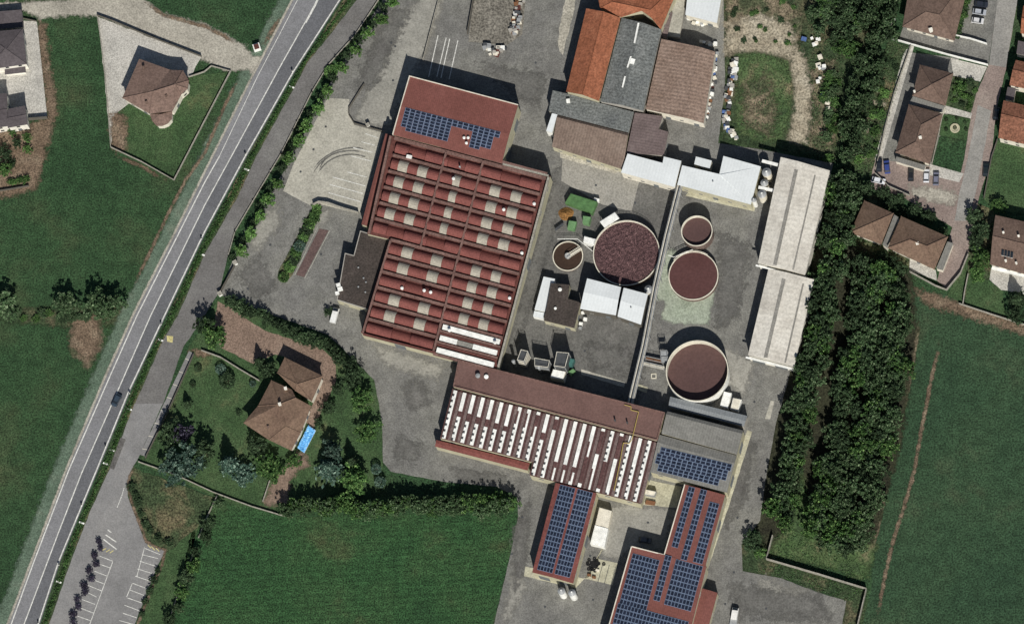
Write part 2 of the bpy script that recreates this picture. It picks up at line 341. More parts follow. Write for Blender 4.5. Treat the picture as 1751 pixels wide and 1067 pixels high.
LAYER = {}
def patch(name, px, z, mat, jit=0.0, parent=None, step=1.6):
    pts = ccw(PL(px, z))
    if jit: pts = rough_edge(pts, jit, step, seed=len(LAYER))
    LAYER[len(LAYER)] = name
    mb = MB(); mb.poly(pts)
    o = mb.build(name, M[mat], parent)
    me = o.data
    import bmesh
    bm = bmesh.new(); bm.from_mesh(me)
    bmesh.ops.triangulate(bm, faces=bm.faces[:], ngon_method='EAR_CLIP')
    bm.to_mesh(me); bm.free()
    if parent is None: o['kind'] = 'structure'
    return o

def set_fade(o, fade):
    at = o.data.attributes.new('fade', 'FLOAT', 'POINT')
    at.data.foreach_set('value', fade)

def in2(p, q):
    c = False
    for i in range(len(q)):
        a, b = q[i], q[i-1]
        if (a.y > p.y) != (b.y > p.y) and p.x < (b.x - a.x) * (p.y - a.y) / (b.y - a.y) + a.x: c = not c
    return c

def soft_patch(name, px, z, mat, width=1.6, parent=None, cell=1.1):
    """sheet whose edge breaks up raggedly: a grid with fade = distance to the outline / width"""
    pts = ccw(PL(px, z)); n = len(pts); m = width
    x0, x1 = min(p.x for p in pts) - m, max(p.x for p in pts) + m; y0, y1 = min(p.y for p in pts) - m, max(p.y for p in pts) + m
    cell = max(cell, math.sqrt((x1 - x0) * (y1 - y0) / 9000.0))
    segs = [(pts[i], pts[(i+1) % n] - pts[i]) for i in range(n)]
    def sd(p):
        d = 1e9
        for a, e in segs:
            t = max(0, min(1, ((p.x - a.x) * e.x + (p.y - a.y) * e.y) / (e.x * e.x + e.y * e.y + 1e-9)))
            d = min(d, math.hypot(a.x + e.x * t - p.x, a.y + e.y * t - p.y))
        return d if in2(p, pts) else -d
    nx, ny = int((x1 - x0) / cell) + 2, int((y1 - y0) / cell) + 2
    V = {}; vs = []; fd = []; fs = []
    for i in range(nx):
        for j in range(ny):
            p = Vector((x0 + i * cell, y0 + j * cell, z)); s_ = sd(p)
            if s_ > -m - cell * 1.5:
                V[i, j] = len(vs); vs.append(p); fd.append(max(0.0, min(1.0, 0.5 + 0.5 * s_ / m)))
    for (i, j) in V:
        q = [(i, j), (i+1, j), (i+1, j+1), (i, j+1)]
        if all(k in V for k in q) and max(fd[V[k]] for k in q) > 0.02: fs.append([V[k] for k in q])
    me = bpy.data.meshes.new(name); org = wloc(parent) if parent is not None else Vector()
    me.from_pydata([tuple(v - org) for v in vs], [], fs); me.materials.append(soft_of(mat))
    o = bpy.data.objects.new(name, me); col.objects.link(o); set_fade(o, fd)
    if parent is not None: o.parent = parent
    else: o['kind'] = 'structure'
    return o

def soft_strip(name, px, wpx, z, mat, parent=None):
    pts = PL(px, z); q = []
    for a, b in zip(pts, pts[1:]):
        k = max(1, int((b - a).length / 2.0)); q += [a.lerp(b, i / k) for i in range(k)]
    pts = q + [pts[-1]]; wd = wpx * PXM * 0.75
    vs = []; fd = []; fs = []
    for i, p in enumerate(pts):
        d = (pts[min(i+1, len(pts)-1)] - pts[max(i-1, 0)]).normalized(); nm = Vector((-d.y, d.x, 0))
        e = min(1.0, i / 3.0, (len(pts) - 1 - i) / 3.0)
        for k, f in ((-1, 0), (-0.45, 0.8), (0, 1), (0.45, 0.8), (1, 0)): vs.append(p + nm * wd * k); fd.append(f * e * (0.72 if mat == 'dirt' else 1.0))
    for i in range(len(pts) - 1):
        for k in range(4): fs.append([i * 5 + k + 1, i * 5 + k, (i + 1) * 5 + k, (i + 1) * 5 + k + 1])
    for f in fs:
        a, b, c = vs[f[0]], vs[f[1]], vs[f[2]]
        if (b - a).cross(c - b).z < 0: f.reverse()
    me = bpy.data.meshes.new(name); org = wloc(parent) if parent is not None else Vector()
    me.from_pydata([tuple(v - org) for v in vs], [], fs); me.materials.append(soft_of(mat))
    o = bpy.data.objects.new(name, me); col.objects.link(o); set_fade(o, fd)
    if parent is not None: o.parent = parent
    else: o['kind'] = 'structure'
    return o

def strip(name, px, wpx, z, mat, parent=None, jit=0.0):
    """a painted or paved band along a polyline of pixels"""
    pts = PL(px, z); wd = wpx * PXM / 2
    if jit:
        rr = random.Random(len(LAYER)); q = []
        for a, b in zip(pts, pts[1:]):
            k = max(1, int((b - a).length / 2.5))
            q += [a.lerp(b, i / k) for i in range(k)]
        pts = q + [pts[-1]]
    L, Rr = [], []
    for i, p in enumerate(pts):
        d = (pts[min(i+1, len(pts)-1)] - pts[max(i-1, 0)]).normalized(); nm = Vector((-d.y, d.x, 0))
        ja = random.uniform(-jit, jit) if jit else 0; jb = random.uniform(-jit, jit) if jit else 0
        L.append(p + nm * (wd + ja)); Rr.append(p - nm * (wd + jb))
    mb = MB()
    for i in range(len(pts) - 1):
        mb.poly([Rr[i], Rr[i+1], L[i+1], L[i]])
    o = mb.build(name, M[mat], parent)
    if parent is None: o['kind'] = 'structure'
    return o

mb = MB(); mb.poly([(-1600, -1600, 0), (1600, -1600, 0), (1600, 1600, 0), (-1600, 1600, 0)])
ground = mb.build('ground', M['grass']); ground['kind'] = 'structure'

RL = [(538, -70), (502, 0), (433, 132), (366, 266), (300, 400), (229, 540), (182, 644), (114, 806), (85, 883), (15, 1067), (-15, 1145)]
RC = [(579, -70), (543.6, 0), (476.5, 119), (395.5, 268), (350, 351), (257.5, 540), (139, 810), (100, 910), (41, 1067), (12, 1145)]
RR = [(617, -70), (584, 0), (504, 124), (422, 268), (353, 396), (284, 540), (223, 669), (167, 806), (103, 960), (68, 1067), (40, 1145)]
LL = [(650, -70), (611, 0), (562, 63), (527, 106), (504, 149), (438, 268), (407, 336), (350, 434), (304, 540), (276, 588), (230, 692), (187, 803), (155, 872), (122.6, 955), (84, 1067), (58, 1145)]
LR = [(688, -70), (645, 0), (605.6, 61), (560, 111), (532, 157), (479, 263), (461, 293), (400, 396), (388, 442), (375, 498), (340, 556), (314, 592), (278, 692), (238, 778), (226, 800)]

# fields and verges
patch('field', [(340, 862), (365, 852), (490, 884), (600, 880), (885, 880), (870, 960), (840, 1075), (825, 1160), (260, 1160), (300, 1040)], 0.03, 'grass2', 0.3)
patch('field', [(1560, 490), (1620, 505), (1800, 575), (1900, 590), (1900, 1250), (1440, 1250), (1475, 1067), (1490, 1000), (1500, 900), (1545, 740), (1560, 600)], 0.03, 'grass3', 0.3)
soft_patch('road_verge', [(p[0] - 25, p[1]) for i, p in enumerate(RL)] + [(p[0] + 6, p[1]) for p in RL[::-1]], 0.05, 'verge', 1.0)
soft_strip('dirt_edge', [(492, 10), (470, 45), (445, 90)], 9, 0.07, 'dirt')
soft_strip('dirt_edge', [(412, 128), (385, 180), (350, 262), (318, 308), (290, 360), (262, 420), (228, 490)], 6, 0.07, 'dirt')
soft_strip('dirt_track', [(1607, 583), (1590, 660), (1562, 810), (1545, 870), (1527, 925), (1512, 990), (1500, 1060)], 7, 0.06, 'dirt')
soft_strip('dirt_track', [(1572, 540), (1556, 640), (1540, 720), (1520, 810), (1500, 900), (1485, 960)], 9, 0.055, 'weeds')
soft_patch('dirt_edge', [(1560, 492), (1600, 505), (1660, 522), (1751, 556), (1790, 568), (1790, 580), (1740, 568), (1650, 540), (1585, 520)], 0.06, 'dirt', 1.6)
soft_patch('dry_grass_patch', [(128, 548), (165, 540), (172, 575), (165, 600), (150, 622), (140, 610), (122, 590)], 0.06, 'dirt', 1.6)
soft_patch('dry_grass_patch', [(122, 545), (172, 548), (176, 590), (152, 630), (118, 600)], 0.045, 'weeds', 1.6)
soft_patch('scrub_ground', [(0, 530), (100, 528), (220, 525), (212, 555), (120, 560), (0, 548)], 0.04, 'scrub', 1.6)

# gravel lane at the top left and plots beside it
soft_patch('gravel_road', [(-80, 8), (30, 5), (100, 2), (180, -12), (240, -6), (278, 23), (350, 42), (383, 58), (416, 78), (428, 94), (458, 102), (438, 130), (423, 119), (394, 123), (272, 69), (167, 28), (120, 26), (71, 33), (38, 18), (-80, 24)], 0.07, 'gravel', 0.8)
soft_strip('dirt_edge', [(240, -2), (278, 26), (350, 46), (383, 62), (414, 84)], 7, 0.09, 'dirt')
soft_patch('dirt_edge', [(63, 36), (77, 42), (86, 120), (98, 185), (82, 250), (62, 322), (20, 336), (-80, 345), (-80, 225), (47, 214), (81, 204)], 0.05, 'dirt', 1.6)
patch('paved_yard', [(38, 36), (63, 37), (81, 203), (46, 206), (47, 214), (-80, 230), (-80, 30)], 0.09, 'paved', 0.0)
patch('paved_yard', [(168, 30), (272, 70), (345, 97), (325, 132), (230, 170), (210, 186), (197, 196), (190, 252)], 0.08, 'paved', 0.2)
patch('lawn', [(190, 253), (298, 308), (394, 123), (325, 131), (230, 170), (207, 188), (197, 196)], 0.085, 'lawn', 0.0)
soft_patch('dirt_patch', [(189, 196), (208, 192), (216, 214), (216, 252), (206, 262), (191, 252)], 0.1, 'dirt', 1.6)
soft_strip('dirt_edge', [(188, 262), (240, 284), (292, 314)], 7, 0.06, 'dirt')

# main road
road = patch('road', RL + RR[::-1], 0.10, 'road_r')
patch('road_lane', RL + RC[::-1], 0.13, 'road_l', parent=road)
def off(pl, d): return [(p[0] + d, p[1]) for p in pl]
strip('edge_line', [(375, 268), (350, 312), (234, 540), (192, 634), (117, 805), (56, 965), (19, 1067), (-8, 1140)], 2.0, 0.16, 'paint', road)
strip('edge_line', [(545, -70), (509, 0), (440, 132), (375, 268)], 1.1, 0.16, 'paint', road)
strip('centre_line', RC, 1.9, 0.16, 'paint', road)
strip('centre_line', [(547, -8), (538, 11), (522, 40)], 3.6, 0.165, 'paint', road)
strip('edge_line', off(RR, -3), 2.2, 0.16, 'paint', road)
soft_strip('gravel_shoulder', off(RL, -2), 4.5, 0.09, 'gravel')
# service lane and car park
lane = patch('service_lane', LL[:11] + LR[:13][::-1], 0.10, 'lane', 0.12)
lot = patch('car_park', [(230, 690), (187, 803), (155, 872), (122.6, 955), (84, 1067), (58, 1145), (205, 1145), (230, 1067), (270, 965), (282, 941), (250, 928), (238, 900), (218, 847), (223, 806), (240, 776), (278, 690)], 0.105, 'lot', 0.1)
patch('repaired_asphalt', [(206, 748), (215, 751), (195, 803), (187, 800)], 0.13, 'yard_dark', parent=lot)
soft_strip('dirt_edge', [(236, 780), (222, 812), (219, 835), (226, 862), (240, 898), (250, 925), (268, 936), (283, 940), (277, 965), (262, 1000), (246, 1040), (232, 1075), (220, 1120)], 5.5, 0.14, 'dirt')
def marks(parent, segs, wpx=1.2, mat='paint', z=0.15, name='parking_line'):
    for a, b in segs: strip(name, [a, b], wpx, z, mat, parent)
c8 = lambda x, y: (x / 3.997, 800 + y / 3.997)
marks(lot, [(c8(680 - 0, 600), c8(770, 635)), (c8(680, 655), c8(758, 683)), (c8(645, 703), c8(735, 738)), (c8(645, 765), c8(712, 790)), (c8(600, 800), c8(695, 838)),
            (c8(590, 845), c8(660, 880)), (c8(555, 895), c8(650, 930)), (c8(550, 955), c8(640, 990)), (c8(530, 1010), c8(620, 1042)), (c8(770, 640), c8(610, 1075)),
            (c8(985, 545), c8(1095, 590)), (c8(970, 590), c8(1080, 617)), (c8(955, 635), c8(1060, 668)), (c8(940, 688), c8(1038, 718)), (c8(925, 737), c8(1022, 770)),
            (c8(905, 785), c8(1002, 822)), (c8(888, 832), c8(984, 868)), (c8(870, 885), c8(968, 920)), (c8(850, 935), c8(948, 972)), (c8(840, 990), c8(935, 1022)), (c8(815, 1040), c8(915, 1068)),
            (c8(988, 540), c8(935, 740)), (c8(905, 785), c8(865, 880)), (c8(848, 135), c8(832, 190)), (c8(830, 195), c8(800, 270))])
marks(lot, [(c8(735, 420), c8(760, 440)), (c8(722, 455), c8(795, 505)), (c8(706, 485), c8(797, 555))], 2.0)
marks(lot, [(c8(700, 560), c8(725, 548)), (c8(725, 572), c8(752, 556)), (c8(750, 580), c8(775, 562)), (c8(1010, 525), c8(1030, 545)), (c8(1035, 535), c8(1058, 560)), (c8(1065, 545), c8(1088, 568))], 1.6, 'paint_y')
patch('yellow_marking', [(285, 574), (296, 575), (295, 586), (286, 584)], 0.14, 'paint_y', parent=lane)
patch('ditch', off(RR, 4) + LL[::-1], 0.055, 'scrub', 0.2)

# factory yard
yard = patch('factory_yard', [(690, -70), (660, -8), (600, 85), (535, 190), (490, 285), (405, 425), (378, 500), (384, 508), (470, 540), (560, 572), (600, 610), (640, 650), (653, 720), (655, 790), (668, 806), (760, 824), (850, 832), (884, 850), (886, 885), (870, 960), (843, 1075), (825, 1160), (1430, 1160), (1440, 1067), (1447, 1027), (1400, 1013), (1335, 988), (1270, 976), (1268, 930), (1300, 890), (1312, 800), (1328, 720), (1348, 650), (1380, 470), (1425, 280), (1300, 256), (1228, 245), (1240, 150), (1236, -70)], 0.10, 'yard', 0.1)
concrete = patch('concrete_forecourt', [(597, 170), (560, 168), (500, 285), (484, 327), (533, 353), (546, 349), (614, 366), (655, 228), (606, 214), (597, 198)], 0.13, 'concrete', 0.06)
soft_patch('worn_strip', [(745, -20), (765, -20), (730, 80), (690, 165), (668, 215), (640, 215), (610, 205), (640, 120), (690, 20)], 0.122, 'yard_light', 1.6, parent=yard)
patch('old_paving', [(812, -20), (900, -20), (893, 60), (866, 78), (801, 72)], 0.13, 'weeds', 0.15, yard).data.materials[0] = mk('old_stone_paving', [(0.3, (104, 100, 92)), (0.6, (120, 116, 107)), (0.8, (132, 127, 117))], 0.2, 9, (1.4, 0.22), mid=(0.6, 0.12))
patch('pale_kerb_bed', [(972, -20), (990, -20), (963, 95), (954, 80), (958, 40)], 0.13, 'gravel', 0.3, yard)
soft_patch('stained_strip', [(940, 300), (985, 262), (1065, 292), (1150, 322), (1130, 430), (1090, 690), (870, 640), (850, 628)], 0.125, 'yard_dark', 1.6, parent=yard)
patch('concrete_slab', [(962, 262), (1064, 292), (1095, 303), (1080, 362), (1030, 350), (960, 310)], 0.14, 'yard_light', 0.05, yard)
patch('concrete_slab', [(958, 258), (1064, 289), (1052, 297), (958, 270)], 0.16, 'gravel', 0.05, yard)
soft_patch('mossy_slab', [(1128, 440), (1150, 425), (1222, 500), (1209, 556), (1150, 552), (1130, 544), (1140, 515), (1118, 510)], 0.14, 'green_concrete', 0.8, parent=yard)
patch('cream_apron', [(1180, 325), (1292, 352), (1290, 362), (1172, 335)], 0.14, 'cream_concrete', 0.1, yard)
patch('concrete_slab', [(994, 631), (1069, 654), (1067, 662), (994, 640)], 0.15, 'concrete', 0.05, yard)
patch('concrete_slab', [(1086, 655), (1108, 662), (1106, 672), (1084, 664)], 0.15, 'cream_concrete', 0.08, yard)
patch('concrete_slab', [(1318, 685), (1324, 686), (1317, 717), (1308, 716)], 0.14, 'concrete', 0.02, yard)
soft_patch('worn_strip', [(1026, 880), (1055, 862), (1095, 864), (1166, 872), (1145, 900), (1140, 945), (1080, 935), (1060, 955), (1030, 950)], 0.14, 'yard_light', 1.6, parent=yard)
patch('cream_apron', [(1099, 818), (1166, 832), (1157, 868), (1094, 862)], 0.15, 'cream_concrete', 0.1, yard)
patch('cream_apron', [(898, 968), (1005, 990), (1040, 920), (1022, 955), (1056, 962), (1048, 1000), (1000, 988), (985, 1004), (962, 1000), (896, 985)], 0.15, 'cream_concrete', 0.1, yard)
patch('cream_apron', [(1160, 955), (1238, 845), (1278, 735), (1286, 738), (1248, 860), (1206, 985), (1190, 1003)], 0.13, 'cream_concrete', 0.08, yard)
patch('red_paving_strip', [(546, 391), (562, 394), (520, 474), (506, 470)], 0.14, 'brick_drive', 0.0, yard).data.materials[0] = mk('dark_red_brown_paving', [(0.3, (88, 72, 70)), (0.7, (104, 86, 82))], 0.3, 7, (1.6, 0.1))
strip('painted_border', [(544, 386), (504, 470), (521, 476), (564, 394)], 1.0, 0.16, 'concrete', yard)
soft_patch('worn_strip', [(548, 362), (566, 358), (560, 378), (547, 388), (538, 386)], 0.135, 'yard_light', 1.6, parent=yard)
c35 = lambda x, y: (350 + x / 3.951, 270 + y / 3.951)
marks(concrete, [((625, 229), (646, 236)), ((618, 243), (641, 249)), ((604, 253), (637, 261)), ((600, 267), (635, 276)), (c35(965, 97), c35(1095, 131)), (c35(865, 131), c35(1085, 191)), (c35(845, 181), c35(1070, 242)), (c35(835, 236), c35(1055, 298))], 1.5, z=0.16)
marks(yard, [((749, 61), (733, 132)), ((763, 65), (747, 132)), ((769, 67), (754, 134)), ((783, 70), (768, 136))], 1.6, z=0.15)
for px, py in [(557, 217), (536, 256), (514, 294), (462, 419), (549, 435), (580, 535), (676, 80), (669, 74), (672, 138), (920, 292), (1019, 317), (1086, 347), (916, 108), (872, 172), (888, 868), (893, 884), (875, 947), (932, 1037), (1014, 1025), (1009, 950), (1261, 885), (1255, 978), (1317, 612), (1290, 687), (1108, 893), (612, 500), (424, 494), (1002, 545), (1000, 600), (1240, 1032), (1310, 1040)]:
    mb = MB(); c = P(px, py, 0.14)
    mb.lathe(c, [(0.36, 0), (0.36, 0.035), (0.0, 0.035)], 10)
    mb.build('manhole_cover', M['metal_dark'], yard)
mb = MB()   # square pit frame beside the round tanks
for x, y, sx, sy in ((-0.7, 0, 0.25, 1.6), (0.7, 0, 0.25, 1.6), (0, 0.7, 1.2, 0.25), (0, -0.7, 1.2, 0.25)):
    c = P(1118, 643, 0.1); mb.box((c.x + x, c.y + y, 0.1), sx, sy, 0.3)
mb.build('pit_frame', M['tankwall'], yard)

# villa garden, gardens on the right, waste ground
patch('lawn', [(322, 598), (372, 512), (400, 515), (560, 575), (640, 650), (653, 720), (655, 800), (640, 830), (600, 835), (500, 868), (490, 884), (365, 850), (237, 790)], 0.07, 'lawn', 0.2)
patch('lawn', [(228, 800), (365, 850), (340, 900), (285, 945), (250, 925), (222, 850)], 0.07, 'scrub', 0.4)
patch('lawn', [(365, 852), (340, 862), (300, 1040), (270, 1145), (205, 1145), (272, 965), (284, 945), (340, 900)], 0.065, 'lawn', 0.3)
patch('driveway', [(372, 515), (400, 530), (450, 564), (510, 584), (545, 592), (574, 616), (575, 650), (556, 690), (536, 732), (520, 720), (535, 690), (552, 645), (487, 610), (470, 606), (433, 622), (377, 594), (366, 560)], 0.10, 'brick_drive', 0.15)
soft_patch('garden_path', [(322, 597), (345, 598), (362, 606), (350, 612), (335, 608)], 0.10, 'dirt', 0.8)
soft_patch('bare_earth', [(498, 790), (520, 770), (530, 800), (512, 800), (496, 820), (492, 860), (450, 862), (462, 835), (478, 810)], 0.10, 'brick_drive', 1.6)
patch('lane_pavement', [(323, 600), (331, 604), (248, 780), (239, 777)], 0.125, 'lot', 0.05)
for i in range(8):
    t = (i + 0.5) / 8; a = (322 + (238 - 322) * t, 602 + (778 - 602) * t); b = (331 + (249 - 331) * t, 606 + (780 - 606) * t)
    strip('kerb_joint', [a, b], 0.9, 0.15, 'offwhite', lane)
soft_patch('waste_ground', [(1240, -70), (1520, -70), (1440, 270), (1425, 275), (1300, 250), (1232, 240)], 0.06, 'scrub', 2.0)
soft_patch('dirt_area', [(1240, -20), (1320, -20), (1375, 30), (1365, 100), (1300, 92), (1240, 95)], 0.09, 'weeds', 2.2)
soft_patch('dirt_area', [(1242, 40), (1300, 28), (1352, 42), (1362, 105), (1330, 96), (1242, 92)], 0.11, 'pale_dirt', 2.4)
soft_patch('dirt_road', [(1352, 92), (1372, 88), (1386, 150), (1386, 200), (1378, 245), (1348, 240), (1360, 180), (1352, 120)], 0.115, 'pale_dirt', 1.6)
soft_patch('bare_patch', [(1268, 150), (1310, 130), (1330, 190), (1318, 235), (1272, 215)], 0.135, 'weeds', 2.5)
soft_patch('weed_patch', [(1256, 92), (1300, 90), (1345, 105), (1356, 150), (1345, 220), (1330, 245), (1290, 240), (1256, 220), (1262, 150)], 0.12, 'lawn', 1.6)
soft_patch('dirt_area', [(1388, 120), (1430, 100), (1425, 270), (1385, 250)], 0.08, 'weeds', 1.6)
soft_patch('wood_floor', [(1440, 285), (1530, 400), (1560, 480), (1568, 560), (1540, 760), (1500, 900), (1480, 950), (1312, 945), (1290, 895), (1325, 720), (1380, 470)], 0.07, 'forest', 1.5)
soft_patch('grass_strip', [(1368, 800), (1345, 905), (1312, 945), (1400, 965), (1482, 990), (1500, 930), (1440, 930), (1395, 900)], 0.08, 'lawn', 1.6)
soft_patch('weedy_strip', [(1268, 930), (1300, 915), (1312, 958), (1400, 983), (1480, 1007), (1470, 1067), (1440, 1067), (1447, 1027), (1335, 988), (1270, 976)], 0.085, 'scrub', 1.6)
patch('vegetable_garden', [(1520, 70), (1560, 82), (1500, 268), (1488, 300), (1445, 290), (1470, 200)], 0.09, 'scrub', 0.3)
# residential street on the right
street = patch('street', [(1730, -70), (1706, 0), (1691, 111), (1663, 177), (1649, 270), (1635, 333), (1628, 391), (1602, 480), (1618, 494), (1643, 465), (1656, 432), (1672, 346), (1695, 270), (1704, 187), (1721, 114), (1740, 0), (1762, -70)], 0.10, 'street_pink', 0.08)
patch('street_asphalt', [(1730, -70), (1706, 0), (1691, 111), (1720, 116), (1740, 0), (1762, -70)], 0.13, 'street', 0.0, street)
patch('street_asphalt', [(1672, 180), (1655, 270), (1640, 333), (1632, 378), (1652, 378), (1668, 333), (1680, 270), (1695, 190)], 0.13, 'street', 0.1, street)
patch('courtyard', [(1655, -70), (1730, -70), (1706, 0), (1690, 112), (1537, 68), (1545, 45), (1640, 68)], 0.105, 'yard', 0.0)
patch('forecourt', [(1626, 100), (1688, 115), (1676, 140), (1630, 130)], 0.12, 'paved', 0.0)
patch('drive_strip', [(1556, 78), (1563, 80), (1500, 300), (1496, 272), (1545, 92)], 0.10, 'paved', 0.05)
patch('drive_strip', [(1500, 272), (1556, 90), (1640, 100), (1625, 180), (1590, 290), (1530, 285)], 0.09, 'yard', 0.05)
patch('car_court', [(1497, 272), (1590, 285), (1645, 300), (1637, 333), (1630, 390), (1540, 335), (1485, 322)], 0.115, 'street_pink', 0.1)
soft_patch('dusty_patch', [(1555, 320), (1600, 322), (1635, 330), (1632, 350), (1590, 345), (1562, 335)], 0.14, 'gravel', 1.6)
patch('forecourt', [(1590, 281), (1648, 297), (1640, 312), (1590, 300)], 0.13, 'paved', 0.0)
patch('garden', [(1628, 130), (1674, 142), (1662, 190), (1613, 180)], 0.11, 'scrub', 0.0)
patch('garden_path', [(1616, 181), (1662, 194), (1660, 203), (1612, 193)], 0.14, 'paved', 0.0)
patch('garden', [(1612, 195), (1660, 205), (1652, 240), (1606, 232)], 0.115, 'lawn', 0.0)
patch('lawn', [(1606, 234), (1652, 242), (1643, 296), (1594, 282)], 0.12, 'grass', 0.0)
patch('lawn', [(1706, 240), (1800, 255), (1800, 370), (1700, 360), (1682, 340), (1695, 270)], 0.08, 'lawn', 0.0)
patch('garden', [(1660, 345), (1700, 360), (1692, 455), (1700, 470), (1655, 520), (1650, 510), (1656, 432)], 0.085, 'scrub', 0.2)
patch('lawn', [(1655, 470), (1690, 480), (1715, 495), (1718, 540), (1650, 522)], 0.10, 'lawn', 0.1)
patch('patio', [(1695, 458), (1800, 485), (1800, 520), (1740, 500), (1712, 496), (1692, 478)], 0.11, 'paved', 0.1)
patch('lawn', [(1628, 490), (1656, 440), (1648, 520), (1620, 505)], 0.09, 'lawn', 0.1)
patch('patio', [(1556, 440), (1600, 462), (1602, 480), (1555, 462)], 0.11, 'paved', 0.1)
patch('garden', [(1440, 320), (1480, 325), (1520, 345), (1560, 420), (1555, 460), (1500, 440), (1450, 400)], 0.075, 'scrub', 0.3)

for pts, w_ in (([(1000, 585), (1075, 600), (1085, 640), (1010, 625)], 3.0), ([(690, 660), (720, 650), (735, 690), (700, 700)], 2.5), ([(770, 800), (860, 812), (870, 826), (790, 820)], 1.5), ([(680, 745), (720, 760), (710, 790), (675, 780)], 2.0), ([(410, 470), (440, 440), (470, 490), (440, 510)], 2.5), ([(1240, 780), (1290, 760), (1270, 860), (1240, 900)], 2.5), ([(1250, 1000), (1400, 1020), (1420, 1060), (1260, 1050)], 3.0), ([(880, 900), (905, 860), (900, 960), (880, 1010)], 2.0), ([(1230, 400), (1280, 420), (1260, 540), (1225, 560)], 3.0), ([(660, 20), (700, 20), (640, 150), (610, 150)], 2.5), ([(820, 110), (930, 130), (920, 180), (890, 170)], 2.5), ([(945, 310), (965, 320), (925, 470), (880, 600), (868, 600)], 1.6)):
    soft_patch('asphalt_stain', pts, 0.128, 'yard_dark', w_, yard)
for pts, w_ in (([(640, 590), (760, 625), (750, 650), (660, 625)], 2.0), ([(1230, 590), (1290, 620), (1270, 680), (1250, 660)], 2.0), ([(420, 400), (470, 350), (480, 380), (440, 430)], 2.0), ([(880, 960), (900, 1000), (870, 1060), (860, 1060)], 2.0), ([(1300, 990), (1380, 1010), (1360, 1040), (1290, 1030)], 2.5)):
    soft_patch('worn_asphalt', pts, 0.126, 'yard_light', w_, yard)
for k, (cx, cy, r0, a0, a1) in enumerate(((600, 320, 62, 200, 300), (600, 320, 69, 195, 295), (606, 325, 80, 205, 290), (590, 300, 45, 190, 280))):
    soft_strip('tyre_track', [(cx + r0 * math.cos(R(a0 + (a1 - a0) * i / 14)), cy + r0 * 0.9 * math.sin(R(a0 + (a1 - a0) * i / 14))) for i in range(15)], 2.2, 0.145 + 0.002 * k, 'yard_dark', concrete)

for k in range(9):
    cx, cy = 1512 - k * 5.5, 160 + k * 15
    soft_patch('vegetable_bed', [(cx - 13, cy - 4), (cx + 10, cy + 1), (cx + 8, cy + 8), (cx - 15, cy + 3)], 0.12, ('weeds', 'pale_dirt', 'lawn')[k % 3], 0.5)

# ---------------------------------------------------------------- buildings
WIN = {}
def window_mesh(wd, ht):
    k = (wd, ht)
    if k not in WIN:
        mb = MB(); f = 0.09
        mb.poly([(-wd/2 + f, -0.02, f), (wd/2 - f, -0.02, f), (wd/2 - f, -0.02, ht - f), (-wd/2 + f, -0.02, ht - f)], 1)
        for x0, x1, z0, z1 in ((-wd/2, wd/2, 0, f), (-wd/2, wd/2, ht - f, ht), (-wd/2, -wd/2 + f, f, ht - f), (wd/2 - f, wd/2, f, ht - f)):
            mb.box(((x0 + x1)/2, -0.03, z0), x1 - x0, 0.1, z1 - z0, 0, 0)
        WIN[k] = mb.mesh('window', [M['frame'], M['glass']])
    return WIN[k]
DOOR = {}
def door_mesh(wd, ht):
    k = (wd, ht)
    if k not in DOOR:
        mb = MB(); mb.box((0, -0.03, 0), wd, 0.12, ht, 0, 0)
        for i in range(1, int(ht / 0.6)): mb.box((0, -0.1, i * 0.6), wd * 0.94, 0.05, 0.05, 0, 0)
        DOOR[k] = mb.mesh('door', [M['door']])
    return DOOR[k]

def inset(pts, d):
    c = sum((Vector((p.x, p.y, 0)) for p in pts), Vector()) / len(pts)
    out = []
    n = len(pts)
    for i, p in enumerate(pts):
        a = pts[i-1]; b = pts[(i+1) % n]
        e1 = Vector((p.x - a.x, p.y - a.y, 0)); e2 = Vector((b.x - p.x, b.y - p.y, 0))
        if e1.length < 1e-4 or e2.length < 1e-4: out.append(p.copy()); continue
        e1.normalize(); e2.normalize()
        n1 = Vector((-e1.y, e1.x, 0)); n2 = Vector((-e2.y, e2.x, 0))
        m = n1 + n2
        k = m.length_squared
        m = m * (2.0 / k) if k > 0.3 else n1
        out.append(Vector((p.x, p.y, p.z)) + m * d)
    return out

ROOF = {}
def openings(root, wallpts, z_of, style, wo):
    """windows and doors on every wall long enough; style: (spacing, width, height, [sill heights], door?)"""
    sp, wd, ht, sills, dr = style
    n = len(wallpts)
    for i in range(n):
        a, b = wallpts[i], wallpts[(i+1) % n]
        d = Vector((b.x - a.x, b.y - a.y, 0)); L = d.length
        if L < sp * 0.8: continue
        ztop = min(a.z, b.z)
        d.normalize(); rz = math.atan2(d.y, d.x); nm = Vector((d.y, -d.x, 0))
        k = max(1, int((L - 1.2) / sp))
        if k > 14: k = 14
        for s in sills:
            if s + ht > ztop - 0.25: continue
            for j in range(k):
                if dr and s == sills[0] and j == k // 2 and L > 4: continue
                p = Vector((a.x, a.y, s)) + d * (L * (j + 0.5) / k) + nm * 0.02
                child('window', window_mesh(wd, ht), wo, p - root.location, rz)
        if dr and L > 4:
            p = Vector((a.x, a.y, 0.1)) + d * (L * (k // 2 + 0.5) / k) + nm * 0.02
            child('door', door_mesh(*dr), wo, p - root.location, rz)

HOUSE = (3.2, 1.1, 1.4, [1.0, 3.9], (1.1, 2.2))
PLANT = (5.0, 1.6, 1.2, [4.6], (3.4, 4.0))
SHED = (4.0, 1.2, 1.0, [1.6], (1.6, 2.3))

